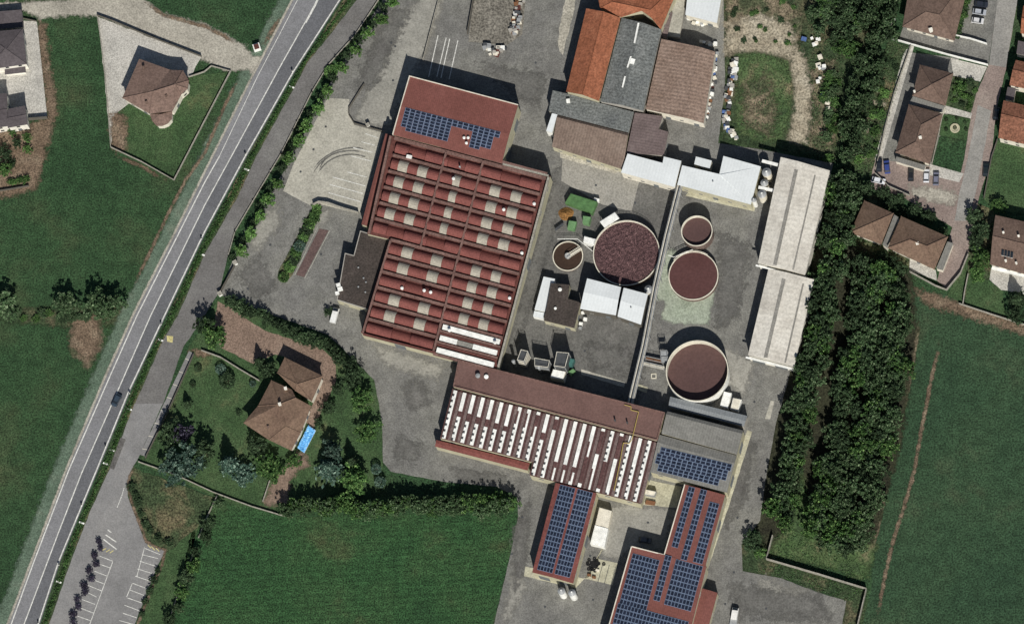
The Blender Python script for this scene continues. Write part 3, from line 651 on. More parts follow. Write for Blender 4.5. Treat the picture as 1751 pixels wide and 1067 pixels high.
def solid_roof(name, pts, faces, mat, root, thick=0.22, lift=0.0):
    """closed slab over arbitrary roof faces"""
    mb = MB(); up = Vector((0, 0, lift)); dn = Vector((0, 0, lift - thick))
    cnt = {}
    F = []
    for f in faces:
        q = [pts[i] for i in f]
        a = sum(q[i].x * q[(i+1) % len(q)].y - q[(i+1) % len(q)].x * q[i].y for i in range(len(q)))
        f = list(f) if a > 0 else list(f)[::-1]
        F.append(f)
        for i in range(len(f)):
            e = (f[i], f[(i+1) % len(f)]); cnt[e] = 1
    for f in F:
        if len(f) > 4:
            c = None
        mb.poly([pts[i] + up for i in f]); mb.poly([pts[i] + dn for i in f][::-1])
    for (i, j) in list(cnt):
        if (j, i) not in cnt:
            mb.poly([pts[i] + dn, pts[j] + dn, pts[j] + up, pts[i] + up])
    return mb.build(name, mat, root)

def building(name, label, outline, faces=None, inner=(), roof='tile_brown', wall='cream', style=HOUSE, cat='house', group=None, eave=0.35, roofname='roof', parapet=None, thick=0.22):
    """outline/inner: (px,py,z) points; faces index outline+inner; wall follows the outline"""
    OP = PL(outline); IP = PL(inner)
    n = len(OP)
    a = sum(OP[i].x * OP[(i+1) % n].y - OP[(i+1) % n].x * OP[i].y for i in range(n))
    flip = a < 0
    wl = OP[::-1] if flip else list(OP)
    wl = inset(wl, eave)
    c = sum(wl, Vector()) / n
    root = thing(name, label, cat, (c.x, c.y, 0.1), group)
    mb = MB()
    for i in range(n):
        p, q = wl[i], wl[(i+1) % n]
        mb.poly([(p.x, p.y, 0.02), (q.x, q.y, 0.02), (q.x, q.y, q.z - thick * 0.6), (p.x, p.y, p.z - thick * 0.6)])
    wo = mb.build('wall', M[wall], root)
    AP = OP + IP
    r = solid_roof(roofname, AP, faces or [list(range(n))], M[roof], root, thick)
    if parapet:
        w_, h_, pm = parapet
        po = OP[::-1] if flip else list(OP)
        pi = inset(po, w_)
        mb = MB()
        for i in range(n):
            j = (i + 1) % n
            zt = Vector((0, 0, h_)); zb = Vector((0, 0, 0.01))
            mb.poly([po[i] + zt, po[j] + zt, pi[j] + zt, pi[i] + zt])
            mb.poly([po[i] - Vector((0, 0, thick)), po[j] - Vector((0, 0, thick)), po[j] + zt, po[i] + zt])
            mb.poly([pi[j] + zb, pi[i] + zb, pi[i] + zt, pi[j] + zt])
        # shift outward a touch so its faces never lie on the roof edge
        for k, v in enumerate(mb.v):
            dv = Vector((v.x - c.x, v.y - c.y, 0)).normalized() * 0.03
            mb.v[k] = v + dv
        mb.build('parapet', M[pm], root)
    if M[roof].name.find('tile') >= 0 or 'slate' in roof:
        seen = {}
        for f in (faces or []):
            for i in range(len(f)):
                e = tuple(sorted((f[i], f[(i+1) % len(f)]))); seen[e] = seen.get(e, 0) + 1
        for (i, j), k in seen.items():
            if k > 1 and (AP[i] - AP[j]).length > 0.8:
                mb = MB(); mb.tube(AP[i] + Vector((0, 0, 0.02)), AP[j] + Vector((0, 0, 0.02)), 0.17, 6); mb.build('ridge_cap', M[roof], r)
    if style: openings(root, wl, None, style, wo)
    ROOF[root.name] = r
    return root, r

def flatb(name, label, pts, z, **kw):
    return building(name, label, [(x, y, z) for x, y in pts], **kw)

def gable(name, label, q, z, rz, axis='EW', t=0.5, **kw):
    """q: NW, NE, SE, SW pixels at eave height; ridge between the mid points of two sides"""
    W = PL(q, z)
    nw, ne, se, sw = W
    if axis == 'EW':
        r1 = nw.lerp(sw, t); r2 = ne.lerp(se, t)
        loop = [nw, ne, r2, se, sw, r1]; faces = [[0, 1, 2, 5], [5, 2, 3, 4]]
        ridx = (2, 5)
    else:
        r1 = nw.lerp(ne, t); r2 = sw.lerp(se, t)
        loop = [nw, r1, ne, se, r2, sw]; faces = [[0, 1, 4, 5], [1, 2, 3, 4]]
        ridx = (1, 4)
    for i in ridx: loop[i].z += rz - z
    return building_w(name, label, loop, faces, **kw)

def building_w(name, label, loop, faces, **kw):
    return building(name, label, [], faces=faces, _w=loop, **kw) if False else _bw(name, label, loop, faces, **kw)

def _bw(name, label, loop, faces, **kw):
    global PL
    keep = PL
    def PLw(pts, z=0.0):
        return [Vector(p) for p in pts]
    PL = PLw
    try: r = building(name, label, loop, faces=faces, **kw)
    finally: PL = keep
    return r

def hip(name, label, q, z, r1, r2, rz, axis='EW', **kw):
    """four eave corners NW, NE, SE, SW and two ridge pixels (r1 west/north end, r2 east/south end); r2 None = pyramid"""
    o = [(x, y, z) for x, y in q]
    if r2 is None: inner = [(*r1, rz)]; faces = [[0, 1, 4], [1, 2, 4], [2, 3, 4], [3, 0, 4]]
    elif axis == 'EW': inner = [(*r1, rz), (*r2, rz)]; faces = [[0, 1, 5, 4], [1, 2, 5], [2, 3, 4, 5], [3, 0, 4]]
    else: inner = [(*r1, rz), (*r2, rz)]; faces = [[0, 1, 4], [1, 2, 5, 4], [2, 3, 5], [3, 0, 4, 5]]
    return building(name, label, o, faces=faces, inner=inner, **kw)

def chimney(root, px, py, z, s=0.7, h=1.1, mat='wallwhite', name='chimney'):
    p = P(px, py, z); mb = MB()
    mb.box((p.x, p.y, z - 0.8), s, s, h + 0.8, 0.25)
    mb.box((p.x, p.y, z + h), s * 1.3, s * 1.3, 0.15, 0.25)
    return mb.build(name, M[mat], ROOF.get(root.name, root))

def vent(root, px, py, z, r=0.55, h=1.0, mat='white', name='roof_vent'):
    p = P(px, py, z); mb = MB()
    mb.lathe((p.x, p.y, z - 0.3), [(r * 0.6, 0), (r * 0.6, 0.3 + h * 0.6), (r, 0.3 + h * 0.65), (r, 0.3 + h * 0.9), (r * 0.3, 0.3 + h), (0.01, 0.3 + h)], 12)
    return mb.build(name, M[mat], ROOF.get(root.name, root))

PV = {}
def panels(label, origin, du, dv, cells, z, tilt=None, group='solar arrays on the factory roofs'):
    """origin: pixel of the centre of cell (0,0); du, dv pixel steps; cells: list of (i,j); z: height or function of pixel"""
    zf = z if callable(z) else (lambda x, y: z)
    o = P(*origin, zf(*origin))
    root = thing('solar_array', label, 'solar panels', o)
    root['group'] = group
    for i, j in cells:
        px = origin[0] + du[0] * i + dv[0] * j; py = origin[1] + du[1] * i + dv[1] * j
        q = []
        for a, b in ((-.5, .5), (.5, .5), (.5, -.5), (-.5, -.5)):
            x = px + du[0] * a * 0.94 + dv[0] * b * 0.94; y = py + du[1] * a * 0.94 + dv[1] * b * 0.94
            q.append(P(x, y, zf(x, y) + 0.16))
        c = sum(q, Vector()) / 4
        key = (label, round((q[0].z - q[3].z) * 20), round((q[1].z - q[0].z) * 20))
        if key not in PV:
            mb = MB()
            L = [p - c for p in q]
            n = (L[1] - L[0]).cross(L[3] - L[0]).normalized()
            if n.z < 0: n = -n
            inn = [p * 0.88 for p in L]
            d = n * -0.05
            for k in range(4):
                kk = (k + 1) % 4
                mb.poly([L[k], L[kk], inn[kk], inn[k]], 0)
                mb.poly([L[k] + d, L[kk] + d, L[kk], L[k]], 0)
            mb.poly([p + n * 0.004 for p in inn], 1)
            PV[key] = mb.mesh('solar_panel', [M['pv_frame'], M['pv']])
        child('solar_panel', PV[key], root, c - o)
    return root

# ---- the big red factory hall with vaulted shed roof
HZ = 8.4
S0 = lambda n: 10.9 + 29.1 * (n - 1)
E_UL = (675, 254, -0.28); E_LL = (667, 412, -0.28); E_R = (927.5, 314, -0.258)
E_D1 = (763.5, 259, -0.272); E_D2 = (826, 277, -0.262)
def ipx(s, e):
    x0, y0, m = e   # x = x0 + m (y-y0); y = 240 + s + .267 (x-673)
    y = (240 + s + 0.267 * (x0 - m * y0 - 673)) / (1 - 0.267 * m)
    return (x0 + m * (y - y0), y)
def lp(a, b, t): return (a[0] + (b[0] - a[0]) * t, a[1] + (b[1] - a[1]) * t)

hall_loop = [(665, 231), (941, 301), (849, 631), (745, 603), (617, 569), (631, 520), (666, 409), (628, 400)]
hall, _ = building('factory_hall', 'large factory hall with rows of red vaulted roofs and grey skylights', [(x, y, HZ - 1.1) for x, y in hall_loop], roof='beam_red', wall='cream', cat='factory', eave=0.05, style=(7.0, 1.6, 1.3, [4.8], (3.4, 4.0)), roofname='roof_deck')  # deck coloured darker to deepen the shade in gaps beside the beams
def on_hall(mb, name, mats, smooth=False): return mb.build(name, mats, hall, smooth)
def vault(mb, a0, a1, b0, b1, h0, rise, t0=0.0, t1=1.0, n=6, m=0):
    """curved sheet between pixel lines a0-a1 (north) and b0-b1 (south), from t0 to t1 along them"""
    A0, A1, B0, B1 = lp(a0, a1, t0), lp(a0, a1, t1), lp(b0, b1, t0), lp(b0, b1, t1)
    prev = None
    for k in range(n + 1):
        v = k / n; z = h0 + rise * math.sin(math.pi * v) ** 0.8
        l, r = lp(A0, B0, v), lp(A1, B1, v)
        cur = (P(*l, HZ) + Vector((0, 0, z - HZ)), P(*r, HZ) + Vector((0, 0, z - HZ)))
        if prev: mb.poly([prev[0], cur[0], cur[1], prev[1]], m)
        prev = cur
    # end walls
    for T in (t0, t1):
        a, b = P(*lp(a0, a1, T), HZ), P(*lp(b0, b1, T), HZ)
        pts = [Vector((a.x, a.y, h0 - 0.8))] + [a.lerp(b, k / n) + Vector((0, 0, h0 - HZ + rise * math.sin(math.pi * k / n) ** 0.8)) for k in range(n + 1)] + [Vector((b.x, b.y, h0 - 0.8))]
        mb.poly(pts, m)
def row_cols(n):
    if n <= 6: return [(E_UL, E_D1, [0.25, 0.66], 0.2), (E_D1, E_D2, [0.46], 0.2), (E_D2, E_R, [0.30, 0.66], 0.175)]
    return [(E_LL, E_D2, [0.28, 0.73], 0.165), (E_D2, E_R, [0.33, 0.67], 0.16)]
def beam(mb, pa, pb, wpx, z0, z1, m=0):
    A, B = P(*pa, HZ), P(*pb, HZ); d = (B - A); d.z = 0; d.normalize(); nm = Vector((-d.y, d.x, 0)) * (wpx * PXM / 2)
    mb.prism([A - nm, B - nm, B + nm, A + nm], z0, z1, m)
for n in range(1, 13):
    for ci, (ea, eb, sky_t, sw) in enumerate(row_cols(n)):
        if n > 10 and ci == len(row_cols(n)) - 1: continue
        a0, a1 = ipx(S0(n) - 9.6, ea), ipx(S0(n) - 9.6, eb); b0, b1 = ipx(S0(n) + 9.2, ea), ipx(S0(n) + 9.2, eb)
        a0, a1, b0, b1 = lp(a0, a1, 0.012), lp(a0, a1, 0.975), lp(b0, b1, 0.012), lp(b0, b1, 0.975)
        plain = n in (1, 6) or (n in (9, 12) and ci == 0)
        mb = MB()
        if plain:
            cuts = {0: (0.28, 0.64), 1: (0.1, 0.6), 2: (0.33, 0.66)}[ci] if n <= 6 else (0.37, 0.66)
            for q0, q1 in ((0, cuts[0]), (cuts[1], 1)):
                mb = MB(); vault(mb, a0, a1, b0, b1, HZ - 0.65, 1.05, q0, q1); on_hall(mb, 'roof_vault', M['red'])
            mb = MB(); vault(mb, a0, a1, b0, b1, HZ - 0.95, 0.85, cuts[0] + 0.004, cuts[1] - 0.004)
            on_hall(mb, 'roof_panel', M['red_dark'])
        else:
            t = 0.0
            for s in list(sky_t) + [1.0 + sw / 2]:
                mb = MB(); vault(mb, a0, a1, b0, b1, HZ - 0.65, 1.05, t, s - sw / 2); t = s + sw / 2
                on_hall(mb, 'roof_vault', M['red'])
            for s in sky_t:
                mb = MB(); vault(mb, lp(a0, b0, -0.05), lp(a1, b1, -0.05), lp(a0, b0, 1.06), lp(a1, b1, 1.06), HZ - 0.6, 1.08, s - sw / 2 + 0.002, s + sw / 2 - 0.002)
                on_hall(mb, 'skylight', M['skylight'])
    # gutter beam south of the row
    if n < 12:
        ea = E_UL if n <= 5 else E_LL
        eb = E_R if n <= 10 else E_D2
        if n == 5: ea = E_UL
        mb = MB(); s = S0(n) + 14.4
        beam(mb, ipx(s, ea), ipx(s, eb), 4.0, HZ - 1.15, HZ + 0.1)
        on_hall(mb, 'roof_beam', M['beam'])
# long beams between the columns of vaults, and the two parapet strips at the north end
for e, s0, s1 in ((E_D1, -4, S0(6) + 14), (E_D2, -6, S0(12) + 14)):
    mb = MB(); beam(mb, ipx(s0, e), ipx(s1, e), 3.4, HZ - 1.14, HZ + 0.24); on_hall(mb, 'roof_beam', M['beam'])
for s, z in ((-4.5, 0.0), (-12.0, 0.3)):
    mb = MB(); beam(mb, ipx(s, (672, 243, -0.28)), ipx(s, (935, 300, -0.26)), 5.2, HZ - 1.13, HZ + z); on_hall(mb, 'roof_beam', M['beam'])
for pts, wpx, mt in (([(668, 233), (631, 399)], 4.0, 'beam'), ([(668, 411), (620, 570)], 3.2, 'beam'), ([(938, 303), (852, 627)], 3.2, 'stonewall'), ([(860, 281), (938, 301)], 3.0, 'stonewall'), ([(621, 571), (745, 603)], 2.5, 'beam_red')):
    mb = MB(); beam(mb, pts[0], pts[1], wpx, HZ - 1.12, HZ + 0.32); on_hall(mb, 'parapet', M[mt])
# white translucent strips at the south-east corner
for k, (s, cut) in enumerate(((296, None), (316, (0.30, 0.58)), (338, None))):
    for (t0, t1, mt) in ([(0, 1, 'white')] if not cut else [(0, cut[0], 'white'), (cut[0], cut[1], 'hall_strip'), (cut[1], 1, 'white')]):
        a0, a1 = ipx(s - 4.5, E_D2), ipx(s - 4.5, E_R); b0, b1 = ipx(s + 4.5, E_D2), ipx(s + 4.5, E_R)
        mb = MB(); q = [lp(a0, a1, 0.04 + t0 * 0.93), lp(a0, a1, 0.04 + t1 * 0.93), lp(b0, b1, 0.04 + t1 * 0.93), lp(b0, b1, 0.04 + t0 * 0.93)]
        W = PL(q, HZ); mb.prism(W, HZ - 1.14, HZ - (0.15 if mt == 'white' else 0.45)); on_hall(mb, 'skylight_strip', M[mt])
    for ds, mt, zz in ((8.3, 'beam', 0.05), (12.6, 'beam_red', -0.25)):
        if k == 2 and ds > 9: continue
        mb = MB(); beam(mb, ipx(s + ds, E_D2), ipx(s + ds, E_R), 3.4, HZ - 1.16, HZ + zz); on_hall(mb, 'roof_beam', M[mt])
for px, py in ((914, 350), (862, 360), (893, 434), (872, 511), (776, 307), (726, 498), (737, 501), (688, 494), (769, 566), (847, 587)):
    vent(hall, px, py, HZ + 0.1, 0.5, 1.1)
mb = MB(); p = P(700, 269, HZ); mb.box((p.x, p.y, HZ), 1.7, 1.0, 0.7, -0.26); on_hall(mb, 'roof_unit', M['white'])
vent(hall, 787, 287, HZ, 0.3, 1.6, 'metal', 'flue_pipe')
# side canopy west of the hall and the dark flat annex
gable('lean_to', 'long narrow red canopy along the west side of the factory hall', [(659, 229), (669, 231), (628, 387), (618, 384)], 5.6, 5.9, 'NS', 0.5, roof='redbrown', wall='cream', cat='canopy', eave=0.1, style=SHED)
annex, _ = flatb('annex', 'flat dark felt roofed annex beside the red factory hall', [(616, 395), (667, 410), (631, 530), (576, 513), (590, 433), (605, 437)], 5.2, roof='tar', wall='cream', cat='annex', eave=0.05, style=(3.4, 1.6, 1.3, [1.2], (1.4, 2.3)), parapet=(0.25, 0.22, 'wallgrey'))
for px, py in ((613, 458), (622, 476), (626, 483), (613, 491), (625, 500)): vent(annex, px, py, 5.2, 0.28, 0.5, 'metal')
for px, py, s in ((579, 488, 1.3), (582, 495, 1.5), (577, 502, 1.2)):
    mb = MB(); p = P(px, py, 5.2); mb.box((p.x, p.y, 5.2), s, s * 0.8, 0.8, 0.25); mb.build('air_conditioner', M['white'], annex)

# upper red-brown hall with solar panels
UZ = 8.8
up, _ = gable('workshop_hall', 'red brown metal roofed hall with a blue solar array above the factory', [(701, 131), (886, 180), (858, 279), (672, 231)], UZ, UZ + 0.9, 'EW', 0.52, roof='redbrown', wall='cream', cat='factory', eave=0.08, style=(6.0, 1.8, 1.2, [5.6], (3.6, 4.2)))
for a, b in (((701, 131), (886, 180)), ((701, 131), (672, 231))):
    mb = MB()
    A, B = P(*a, UZ), P(*b, UZ); d = (B - A).normalized(); nm = Vector((-d.y, d.x, 0)) * 0.13
    mb.prism([A - nm, B - nm, B + nm, A + nm], UZ - 0.5, UZ + 0.95 if a[0] != b[0] and b[0] < 700 else UZ + 0.3); mb.build('parapet', M['offwhite'], up)
for px, py in ((794, 237), (801, 237), (798, 246)):
    vent(up, px, py, UZ + 0.55, 0.45, 0.9)
def up_z(x, y):
    # distance south of the ridge in pixels along the slope
    ry = 184 + (x - 687) * 0.2655
    t = (y - ry) / 51.0
    return UZ + 0.9 - 0.9 * max(0, min(1, t)) + 0.05
cells = [(i, j) for i in range(9) for j in range(6)] + [(i, 6) for i in range(1, 9)] + [(i, j) for i in range(9, 13) for j in (0, 1)] + [(i, j) for i in range(13, 17) for j in range(6)] + [(17, 0), (17, 1), (13, 6), (14, 6)]
panels('blue solar panels in a stepped block on the red brown hall roof', (697.2, 188), (9.05, 2.33), (-1.4, 5.35), cells, up_z)

# ---- brown flat hall and the striped shed roof below it
BZ = 8.0
bh, _ = flatb('brown_hall', 'long flat brown roofed factory block above the striped roof', [(784, 615), (849, 632), (1082, 691), (1137, 705), (1124, 753), (775, 661)], BZ, roof='brown', wall='cream', cat='factory', eave=0.05, style=(6.0, 1.6, 1.2, [4.8], (3.2, 3.8)), parapet=(0.35, 0.35, 'beam'))
vent(bh, 818, 644, BZ, 0.75, 1.6, 'metal'); vent(bh, 832, 645, BZ, 0.7, 0.9)
for px, py in ((1052, 720), (1073, 724)):
    mb = MB(); p = P(px, py, BZ); mb.tube((p.x, p.y, BZ - 0.1), (p.x, p.y, BZ + 1.6), 0.25, 8); mb.build('flue_pipe', M['metal_dark'], bh)
FZ = 7.3
NWp, NEp, SEp, SWp = (774, 664), (1122, 754), (1095, 861), (747, 771)
def FB(u, v): return lp(lp(NWp, NEp, u), lp(SWp, SEp, u), v)
sh, _ = building('striped_hall', 'factory hall with maroon sheds and white striped skylights', [(*FB(0, 0), FZ - 0.6), (*FB(1, 0), FZ - 0.6), (*FB(1, 1), FZ - 0.6), (*FB(0.455, 1), FZ - 0.6), (*FB(0.455, 0.795), FZ - 0.6), (*FB(0, 0.795), FZ - 0.6)], roof='maroon', wall='cream', cat='factory', eave=0.05, style=(6.0, 1.6, 1.2, [4.2], (3.2, 3.6)), roofname='roof_deck')
SEG = {0: 'C100', 1: 'W38 G50 C100', 2: 'W38 G55 C100', 3: 'W40 G55 C100', 4: 'W40 G56 C100', 5: 'W43 G56 C100', 6: 'W44 G55 C100', 7: 'W8 N35 C100', 8: 'W8 N38 C100', 9: 'W6 G30 N52 C100',
       10: 'W30 G42 C100', 11: 'W4 G22 W50 C100', 12: 'W70 G80 N100', 13: 'W71 G80 N100', 14: 'W71 G80 N95 W100', 15: 'W25 N50 G94 W100', 16: 'W4 G42 W66 N100', 17: 'C50 G95 W100', 18: 'W4 G42 W92 C100', 19: 'W9 C100', 20: 'W42 C100', 21: 'C100'}
NS = 22
for i in range(NS):
    vmax = 0.785 if i < 10 else 0.985
    u0, u1 = i / NS + 0.006, (i + 1) / NS + 0.006
    w_ = (u1 - u0)
    def Q(u, v, z):
        return P(*FB(u, v), FZ) + Vector((0, 0, z - FZ))
    mb = MB(); v0 = 0.02
    prof = [(0.0, FZ - 0.5, 0), (0.02, FZ - 0.1, 0), (0.42, FZ - 0.02, 1), (0.45, FZ - 0.28, 0), (0.66, FZ - 0.05, 0), (0.68, FZ - 0.15, 1), (0.99, FZ - 0.5, 1)]
    for (pa, za, m), (pb, zb, _) in zip(prof, prof[1:]):
        mb.poly([Q(u0 + w_ * pa, v0, za), Q(u0 + w_ * pa, vmax, za), Q(u0 + w_ * pb, vmax, zb), Q(u0 + w_ * pb, v0, zb)], m)
    for v in (v0, vmax):
        mb.poly([Q(u0 + w_ * p, v, z) for p, z, m in prof], 0)
    mb.build('roof_shed', [M['maroon'], M['maroon2']], sh)
    last = 0.0
    for tok in SEG[i].split():
        mb = MB()
        k, e = tok[0], int(tok[1:]) / 100.0
        va, vb = v0 + (vmax - v0) * last, v0 + (vmax - v0) * e
        if k in 'WN':
            a_, b_ = (0.03, 0.41) if k == 'W' else (0.2, 0.40)
            W = [Q(u0 + w_ * a_, va, 0), Q(u0 + w_ * b_, va, 0), Q(u0 + w_ * b_, vb, 0), Q(u0 + w_ * a_, vb, 0)]
            mb.prism(W, FZ - 0.3, FZ + 0.06, 0)
        elif k == 'C':
            stp = 0.047; v = va; on = True
            while v < vb - 0.01:
                e2 = min(vb, v + stp * (1.15 if on else 0.85))
                W = [Q(u0 + w_ * (0.03 if on else 0.05), v, 0), Q(u0 + w_ * 0.41, v, 0), Q(u0 + w_ * 0.41, e2, 0), Q(u0 + w_ * (0.03 if on else 0.05), e2, 0)]
                if on: mb.prism(W, FZ - 0.3, FZ + 0.06, 0)
                else:
                    mb.prism([Q(u0 + w_ * 0.22, v, 0), Q(u0 + w_ * 0.41, v, 0), Q(u0 + w_ * 0.41, e2, 0), Q(u0 + w_ * 0.22, e2, 0)], FZ - 0.3, FZ + 0.05, 0)
                    mb.prism([Q(u0 + w_ * 0.05, v, 0), Q(u0 + w_ * 0.22, v, 0), Q(u0 + w_ * 0.22, e2, 0), Q(u0 + w_ * 0.05, e2, 0)], FZ - 0.3, FZ + 0.02, 1)
                v = e2; on = not on
        last = e
        if mb.f: mb.build('skylight_strip', [M['white'], M['metal_dark']], sh)
gable('canopy', 'long red lean-to canopy along the south side of the striped hall', [(746, 752), (906, 792), (902, 804), (744, 763)], 5.0, 5.15, 'EW', 0.5, roof='red', wall='cream', cat='canopy', eave=0.1, style=None)

# ---- grey sheds on the east side
gable('grey_shed', 'low blue grey lean-to beside the biggest white walled tank', [(1146, 678), (1278, 711), (1272, 729), (1143, 695)], 4.8, 5.1, 'EW', 0.5, roof='bluegrey_roof', wall='wallgrey', cat='shed', eave=0.1, style=SHED)
gable('grey_hall', 'grey ribbed metal roofed hall between tank and solar roof', [(1141, 703), (1271, 736), (1260, 777), (1131, 741)], 7.6, 8.2, 'EW', 0.15, roof='grey_roof', wall='cream', cat='factory', eave=0.1, style=PLANT)
gh, _ = gable('solar_shed', 'pale grey roofed hall carrying a solar array east of the striped roof', [(1128, 743), (1260, 778.5), (1243, 842), (1112, 807)], 7.0, 7.7, 'EW', 0.22, roof='grey_roof', wall='cream', cat='factory', eave=0.1, style=PLANT)
def gh_z(x, y):
    ry = 757 + (x - 1125) * 0.262
    return 7.7 - 0.7 * max(0, min(1, (y - ry) / 50.0)) + 0.05
panels('grid of blue solar panels on the pale grey hall roof', (1134, 768), (8.7, 2.15), (-1.5, 5.7), [(i, j) for j in (0, 1) for i in range(14)] + [(i - 0.4, j) for j in (2, 3, 4) for i in range(14)] + [(i + 0.4, j) for j in (5, 6) for i in range(12)], gh_z)

# ---- solar roofed hall in the lower middle
HHZ = 7.2
sq = [(950, 825), (1020, 843), (980, 997), (910, 978)]
gable('solar_hall', 'red roofed hall covered in solar panels with twin silos at its end', sq, HHZ, HHZ + 0.7, 'NS', 0.5, roof='red', wall='cream', cat='factory', eave=0.12, style=PLANT)
def ridge_z(x, y, q, z0, rise):
    v = (y - q[0][1] - (x - q[0][0]) * 0.257) / ((q[3][1] - q[0][1]) + (q[0][0] - q[3][0]) * 0.257)
    l = lp(q[0], q[3], v); r = lp(q[1], q[2], v)
    u = (x - l[0]) / max(1e-3, r[0] - l[0])
    return z0 + rise * (1 - abs(2 * u - 1)) + 0.05
hz_ = lambda x, y: ridge_z(x, y, sq, HHZ, 0.7)
panels('western half of the solar panels on the narrow red hall', (959.5, 833), (5.2, 1.35), (-2.35, 8.55), [(i, j) for i in range(5) for j in range(17)], hz_)
panels('eastern half of the solar panels on the narrow red hall', (989.5, 840.5), (5.2, 1.35), (-2.35, 8.55), [(i, j) for i in range(5) for j in range(17)], hz_)

# ---- big solar roof bottom right
IZ = 7.6
uq = [(1171, 828), (1240, 846), (1205, 971), (1136, 948)]
sw1, _ = gable('solar_wing', 'red roofed wing with three bands of solar panels near the road', uq, IZ, IZ + 0.35, 'NS', 0.5, roof='redbrown', wall='cream', cat='factory', eave=0.1, style=PLANT)
lq = [(1080, 934), (1208, 968), (1162, 1150), (1018, 1150)]
sw2, _ = gable('solar_wing', 'wide red roofed hall fully covered with solar panels at the bottom', lq, IZ - 0.12, IZ + 0.33, 'NS', 0.5, roof='redbrown', wall='cream', cat='factory', eave=0.1, style=PLANT)
for pts in ([(1080, 934), (1136, 948.5)], [(1080, 934), (1018, 1150)], [(1171, 828), (1136, 948)]):
    A, B = P(*pts[0], IZ), P(*pts[1], IZ); d = (B - A).normalized(); nm = Vector((-d.y, d.x, 0)) * 0.16
    mb = MB(); mb.prism([A - nm, B - nm, B + nm, A + nm], IZ - 0.5, IZ + 0.2)
    mb.build('parapet', M['offwhite'], sw1 if pts[0][0] == 1171 else sw2)
ru = lambda x, y: ridge_z(x, y, uq, IZ, 0.35)
def rl(x, y):
    v = (y - 934 - (x - 1080) * 0.266) / 200.0
    l = 1080 - 58 * v; r = 1208 - 54 * v
    u = max(0, min(1, (x - l) / (r - l)))
    return IZ - 0.12 + 0.45 * (1 - abs(2 * u - 1)) + 0.05
panels('western two column band of solar panels on the red wing', (1179.5, 836), (5.4, 1.45), (-2.5, 8.6), [(i, j) for i in range(2) for j in range(12)], ru)
panels('middle band of solar panels on the red wing', (1200, 840.5), (5.4, 1.45), (-2.5, 8.6), [(i, j) for i in range(2) for j in range(14)], ru)
panels('eastern three column band of solar panels on the red wing', (1215.5, 862), (5.4, 1.45), (-2.45, 8.6), [(i, j) for i in range(3) for j in range(12)], ru)
panels('western field of solar panels on the bottom hall roof', (1084, 950.5), (5.75, 1.55), (-2.35, 8.6), [(i, j) for i in range(8) for j in range(10)], rl)
panels('narrow middle band of solar panels on the bottom hall roof', (1139.5, 953), (5.6, 1.5), (-2.35, 8.6), [(i, j) for i in range(2) for j in range(9)], rl)
panels('eastern field of solar panels on the bottom hall roof', (1158, 960.5), (5.75, 1.55), (-2.35, 8.6), [(i, j) for i in range(8) for j in range(9)], rl)
panels('lower field of solar panels running off the bottom hall roof', (1059, 1035), (5.75, 1.55), (-2.35, 8.6), [(i, j) for i in range(21) for j in range(6) if not (i < 8 and j < 0)], lambda x, y: rl(x, y) + 0.0)
gable('side_shed', 'small plain red roofed shed at the bottom right of the solar hall', [(1199, 1005), (1227, 1013), (1190, 1150), (1162, 1142)], 4.6, 4.75, 'NS', 0.5, roof='redbrown', wall='cream', cat='shed', eave=0.1, style=SHED, parapet=None)

# ---- white buildings and grey workshop in the middle yard
WZ = 7.4
gable('white_shed', 'white roofed shed with a ridge, the longer of the joined pair', [(1004, 476), (1062, 491), (1053, 539), (992, 528)], WZ, WZ + 0.5, 'EW', 0.47, roof='white_roof', wall='darkwall', cat='shed', eave=0.4, style=SHED)
ws, _ = gable('white_shed', 'shorter eastern white roofed shed of the joined pair', [(1066.5, 492), (1108, 503), (1096, 555), (1056, 541)], WZ, WZ + 0.5, 'EW', 0.47, roof='white_roof', wall='darkwall', cat='shed', eave=0.4, style=SHED)
vent(ws, 1079, 526, WZ + 0.4, 0.2, 0.5, 'metal_dark')
dk, _ = flatb('workshop', 'dark grey brown flat roofed workshop beside a white container', [(942, 484), (974, 487), (971, 511), (993, 517), (982, 561), (930, 548)], 4.6, roof='tar', wall='cream', cat='workshop', eave=0.05, style=SHED)
vent(dk, 958, 496, 4.6, 0.6, 0.8); vent(dk, 950, 528, 4.6, 0.45, 0.7)
flatb('site_cabin', 'long white site cabin beside the dark workshop', [(929.5, 473), (949, 477), (932, 533), (914, 529)], 3.6, roof='white_roof', wall='white', cat='cabin', eave=0.02, style=SHED)
flatb('site_cabin', 'short white cabin at the south end of the long white cabin', [(913.5, 531.5), (931.5, 535), (929, 545), (911.5, 541)], 3.0, roof='white_roof', wall='white', cat='cabin', eave=0.02, style=None)
# white north range
NZ = 6.6
flatb('white_workshop', 'white flat roofed workshop range west of the pipe bridge', [(1073, 263), (1133, 279), (1135, 268), (1165, 275.5), (1154, 320), (1062, 295)], NZ, roof='white_roof', wall='offwhite', cat='workshop', eave=0.08, style=SHED)
nr, _ = building('white_workshop', 'large white roofed workshop beside three round silos', [(1166.5, 283, NZ), (1230, 298, NZ), (1237, 267, NZ), (1301, 285, NZ), (1284, 350, NZ), (1158, 316, NZ)], faces=[[0, 1, 6, 4, 5], [1, 2, 3, 4, 6]], inner=[(1232, 299, NZ + 0.25)], roof='white_roof', wall='cream', cat='workshop', eave=0.1, style=SHED)
flatb('white_cabin', 'small square white roof behind the white workshop', [(1190, 268), (1217, 275), (1213.5, 289), (1187, 281)], 5.0, roof='white_roof', wall='offwhite', cat='cabin', eave=0.05, style=SHED)
vent(nr, 1219, 311, NZ, 0.25, 0.5, 'metal')
